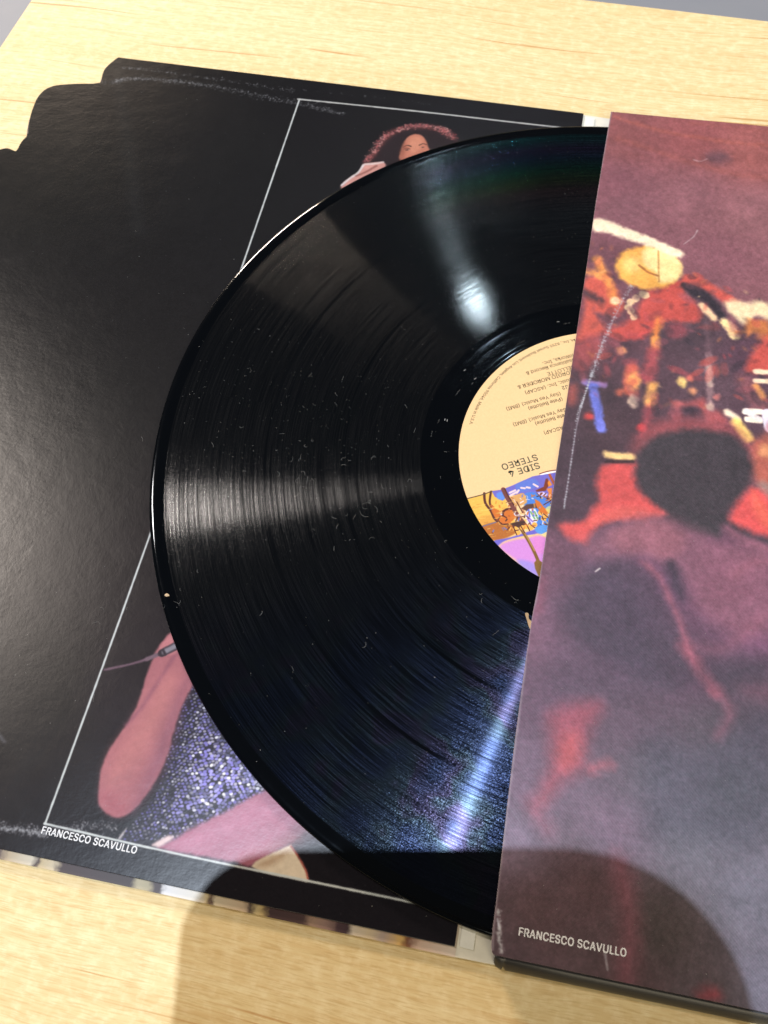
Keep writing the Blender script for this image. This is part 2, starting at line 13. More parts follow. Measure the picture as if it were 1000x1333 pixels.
LEFT_ART = [["l",[70,74,76],2.82,0.12,4.51,[[-204.06,308.11],[-183.61,262.01],[-167.6,224.14]]],["p",[46,42,54],0.85,1,[[-97.77,57.98],[-98.6,49.33],[-97.99,41.71],[-98.12,33.07],[-98.04,25.73],[-101.37,17.38],[-104.98,11.15],[-98.75,10.88],[-69.84,13.1],[-58.44,30.33],[-72.49,43.37]]],["seq",[[-97.19,56.95],[-98.27,53.9],[-98.6,49.33],[-97.82,43.93],[-98.37,38.38],[-98.12,33.07],[-97.88,27.84],[-98.25,24.65],[-100.1,20.18],[-101.72,16.81],[-104.98,11.15],[-97.7,10.94],[-88.51,12.14],[-71.1,17.78],[-57.07,35.76],[-62.07,45.38],[-83.78,51.06],[-93.93,60.44]]],["p",[176,112,122],0.56,1,[[-107.01,71.49],[-109.72,68.88],[-110.69,65.43],[-111.29,61.78],[-111.54,57.08],[-111.37,50.26],[-111.97,45.09],[-113.63,39.79],[-115.35,34.02],[-115.83,29.64],[-115.41,25.49],[-114.33,21.52],[-112.93,18.7],[-110.49,17.13],[-107.26,16.39],[-104.73,17.74],[-102.45,20.74],[-100.82,24.15],[-99.48,28.58],[-98.43,34.07],[-98.52,41.61],[-98.45,48.8],[-97.19,56.95],[-97.49,60.92]]],["p",[140,92,112],3.38,0.7,[[-99.02,58.32],[-98.6,49.33],[-98.52,41.61],[-98.43,34.07],[-99.48,28.58],[-100.82,24.15],[-103.51,19.0],[-102.28,32.26],[-102.85,42.97],[-101.28,54.46]]],["p",[198,130,132],4.51,0.8,[[-104.0,59.67],[-101.61,55.53],[-103.87,37.32],[-108.59,27.87],[-112.59,24.99],[-113.54,32.76],[-110.04,44.35],[-107.54,54.4]]],["p",[168,92,106],2.82,0.5,[[-113.66,21.65],[-110.14,17.71],[-106.26,17.45],[-105.87,19.56],[-111.09,22.15]]],["l",[146,92,110],0.85,0.7,1.13,[[-104.65,66.57],[-106.14,61.01],[-108.08,54.3],[-109.98,47.71],[-112.72,42.17]]],["p",[196,128,136],0.85,1,[[-109.44,68.93],[-107.56,71.39],[-104.5,68.98],[-104.75,65.96],[-108.42,64.68],[-110.79,64.81]]],["l",[112,88,104],0.34,1.0,0.7,[[-124.45,56.76],[-116.85,60.13],[-111.95,62.95]]],["l",[120,98,112],0.34,1.0,1.27,[[-112.92,62.35],[-108.63,65.34]]],["l",[58,50,60],0.28,1.0,2.54,[[-109.0,65.04],[-104.84,68.55]]],["l",[140,136,150],0.42,1.0,1.69,[[-108.4,65.56],[-104.87,68.67]]],["l",[60,52,62],0.28,1.0,0.85,[[-108.96,66.05],[-107.87,64.78]]],["p",[178,114,140],0.85,1,[[-93.86,10.93],[-89.57,14.09],[-85.66,17.71],[-78.84,22.98],[-68.56,31.39],[-56.86,34.74],[-46.77,29.23],[-48.89,24.11],[-54.56,22.75],[-58.46,18.63],[-66.94,11.52],[-70.16,11.39],[-83.72,11.12]]],["p",[204,140,170],3.94,0.8,[[-89.65,12.52],[-80.63,19.48],[-68.96,27.56],[-64.62,25.76],[-72.49,20.02],[-81.83,14.05]]],["p",[112,72,84],3.38,0.75,[[-61.84,16.94],[-56.54,24.18],[-49.69,27.61],[-48.55,22.63],[-58.22,17.65]]],["p",[170,100,110],2.25,0.5,[[-67.55,11.75],[-58.46,18.63],[-55.82,21.2],[-62.73,18.31],[-70.64,13.17]]],["p",[236,212,216],0.56,1,[[-95.34,11.33],[-94.2,12.79],[-91.55,14.55],[-90.0,14.7],[-90.69,13.48],[-93.19,11.25]]],["p",[238,222,200],0.42,1,[[-58.4,18.38],[-57.54,18.19],[-55.53,16.64],[-52.29,13.23],[-51.01,10.74],[-53.26,10.54],[-66.88,11.28]]],["l",[190,90,80],0.28,0.8,0.45,[[-57.61,18.49],[-55.38,16.67],[-52.19,13.25],[-51.06,10.98]]],["p",[176,140,112],1.41,0.6,[[-65.43,11.92],[-58.22,17.65],[-57.78,16.97],[-61.37,12.96]]],["p",[226,220,222],0.42,0.9,[[-105.06,11.38],[-103.64,14.42],[-103.71,13.3],[-104.48,11.25]]],["p",[48,40,44],0.85,1,[[-90.5,271.91],[-89.99,275.34],[-87.45,282.53],[-86.49,286.98],[-81.97,292.49],[-75.74,295.89],[-69.05,296.84],[-62.71,296.16],[-58.67,294.24],[-56.18,290.37],[-55.42,282.04],[-81.7,269.26]]],["p",[112,66,66],1.41,0.7,[[-90.5,271.91],[-89.78,275.8],[-87.7,283.77],[-86.14,288.33],[-82.11,293.25],[-75.83,296.4],[-69.17,297.52],[-62.53,296.89],[-58.0,293.93],[-56.92,291.1],[-59.45,291.53],[-64.9,294.49],[-71.16,294.74],[-77.13,293.31],[-82.44,288.52],[-85.05,282.94],[-87.31,275.79]]],["curl",[[-89.82,274.53],[-87.85,279.92],[-86.62,286.09],[-83.7,290.21],[-79.66,293.49],[-75.18,296.25],[-70.33,297.06],[-65.2,296.18],[-61.29,295.1],[-58.09,292.62]]],["p",[198,128,108],0.56,1,[[-76.75,276.75],[-77.28,281.71],[-76.82,287.75],[-74.8,290.84],[-71.83,291.6],[-69.35,289.86],[-67.4,285.92],[-65.78,281.96],[-70.08,275.38]]],["p",[216,150,124],1.13,0.7,[[-75.19,286.31],[-74.01,289.94],[-70.85,289.61],[-69.65,286.39],[-72.32,280.86]]],["l",[70,45,42],0.28,1.0,0.42,[[-76.84,283.65],[-75.54,284.89],[-73.95,284.64]]],["l",[70,45,42],0.28,1.0,0.42,[[-70.77,285.78],[-69.42,286.86],[-68.12,286.48]]],["l",[190,150,140],0.28,0.7,0.62,[[-75.99,282.09],[-74.37,282.62]]],["l",[70,45,44],0.28,0.9,0.62,[[-75.41,282.28],[-74.89,282.45]]],["l",[90,58,54],0.23,0.9,0.28,[[-76.36,282.71],[-75.38,283.38],[-74.09,283.09]]],["l",[190,150,140],0.28,0.6,0.56,[[-69.82,284.66],[-68.56,285.13]]],["l",[70,45,44],0.28,0.9,0.56,[[-69.36,284.82],[-68.96,284.98]]],["p",[150,92,78],1.13,0.7,[[-76.93,276.72],[-77.39,281.69],[-76.99,286.01],[-75.92,283.63],[-75.57,276.95]]],["p",[214,156,148],0.56,1,[[-96.66,259.35],[-94.59,263.78],[-91.73,267.55],[-90.5,271.91],[-87.41,273.27],[-83.04,274.43],[-82.02,270.86],[-89.88,264.58],[-94.39,257.31]]],["l",[225,225,230],0.34,0.9,0.85,[[-96.46,259.79],[-94.0,263.88],[-91.64,267.16],[-90.42,271.51]]],["l",[225,215,215],0.34,0.8,0.85,[[-89.91,272.01],[-86.14,273.07],[-83.04,274.43]]],["l",[130,80,72],0.42,0.7,0.85,[[-91.9,265.47],[-88.27,268.56],[-85.3,271.96]]],["l",[214,222,224],0.17,1.0,0.62,[[-123.74,303.27],[-124.04,215.8],[-124.51,101.19],[-126.41,11.17]]],["l",[188,190,190],0.23,1.0,0.79,[[-124.36,303.17],[-74.47,304.29],[-25.43,304.59],[33.84,305.56]]],["l",[214,222,224],0.17,1.0,0.62,[[-126.62,11.13],[-85.74,10.52],[-30.03,10.77],[-5.13,10.64]]],["scuff",[[-202.32,300.84],[-194.91,303.94],[-180.13,304.98],[-163.47,304.94],[-143.13,302.78],[-123.01,300.23],[-104.85,297.89]],2.54,230],["scuff",[[-200.17,309.7],[-181.64,309.9],[-154.6,308.73],[-128.03,307.58]],2.25,80],["scuff",[[-207.46,299.06],[-194.77,303.5],[-180.13,304.98],[-163.35,304.5],[-143.02,302.34],[-123.22,301.09],[-109.84,298.83]],5.07,140],["scuff",[[-143.04,7.51],[-134.08,7.99],[-125.19,8.48]],2.25,130],["scuff",[[-143.19,7.9],[-134.23,8.38],[-125.47,9.26],[-116.38,12.29],[-106.75,13.75]],3.66,170],["scuff",[[-198.55,309.96],[-174.7,309.16],[-128.36,308.9],[-89.72,309.38],[-70.58,308.96]],1.41,30],["p",[92,92,100],0.56,0.8,[[-148.32,32.63],[-145.72,30.85],[-146.44,30.25],[-148.43,31.69]]]]
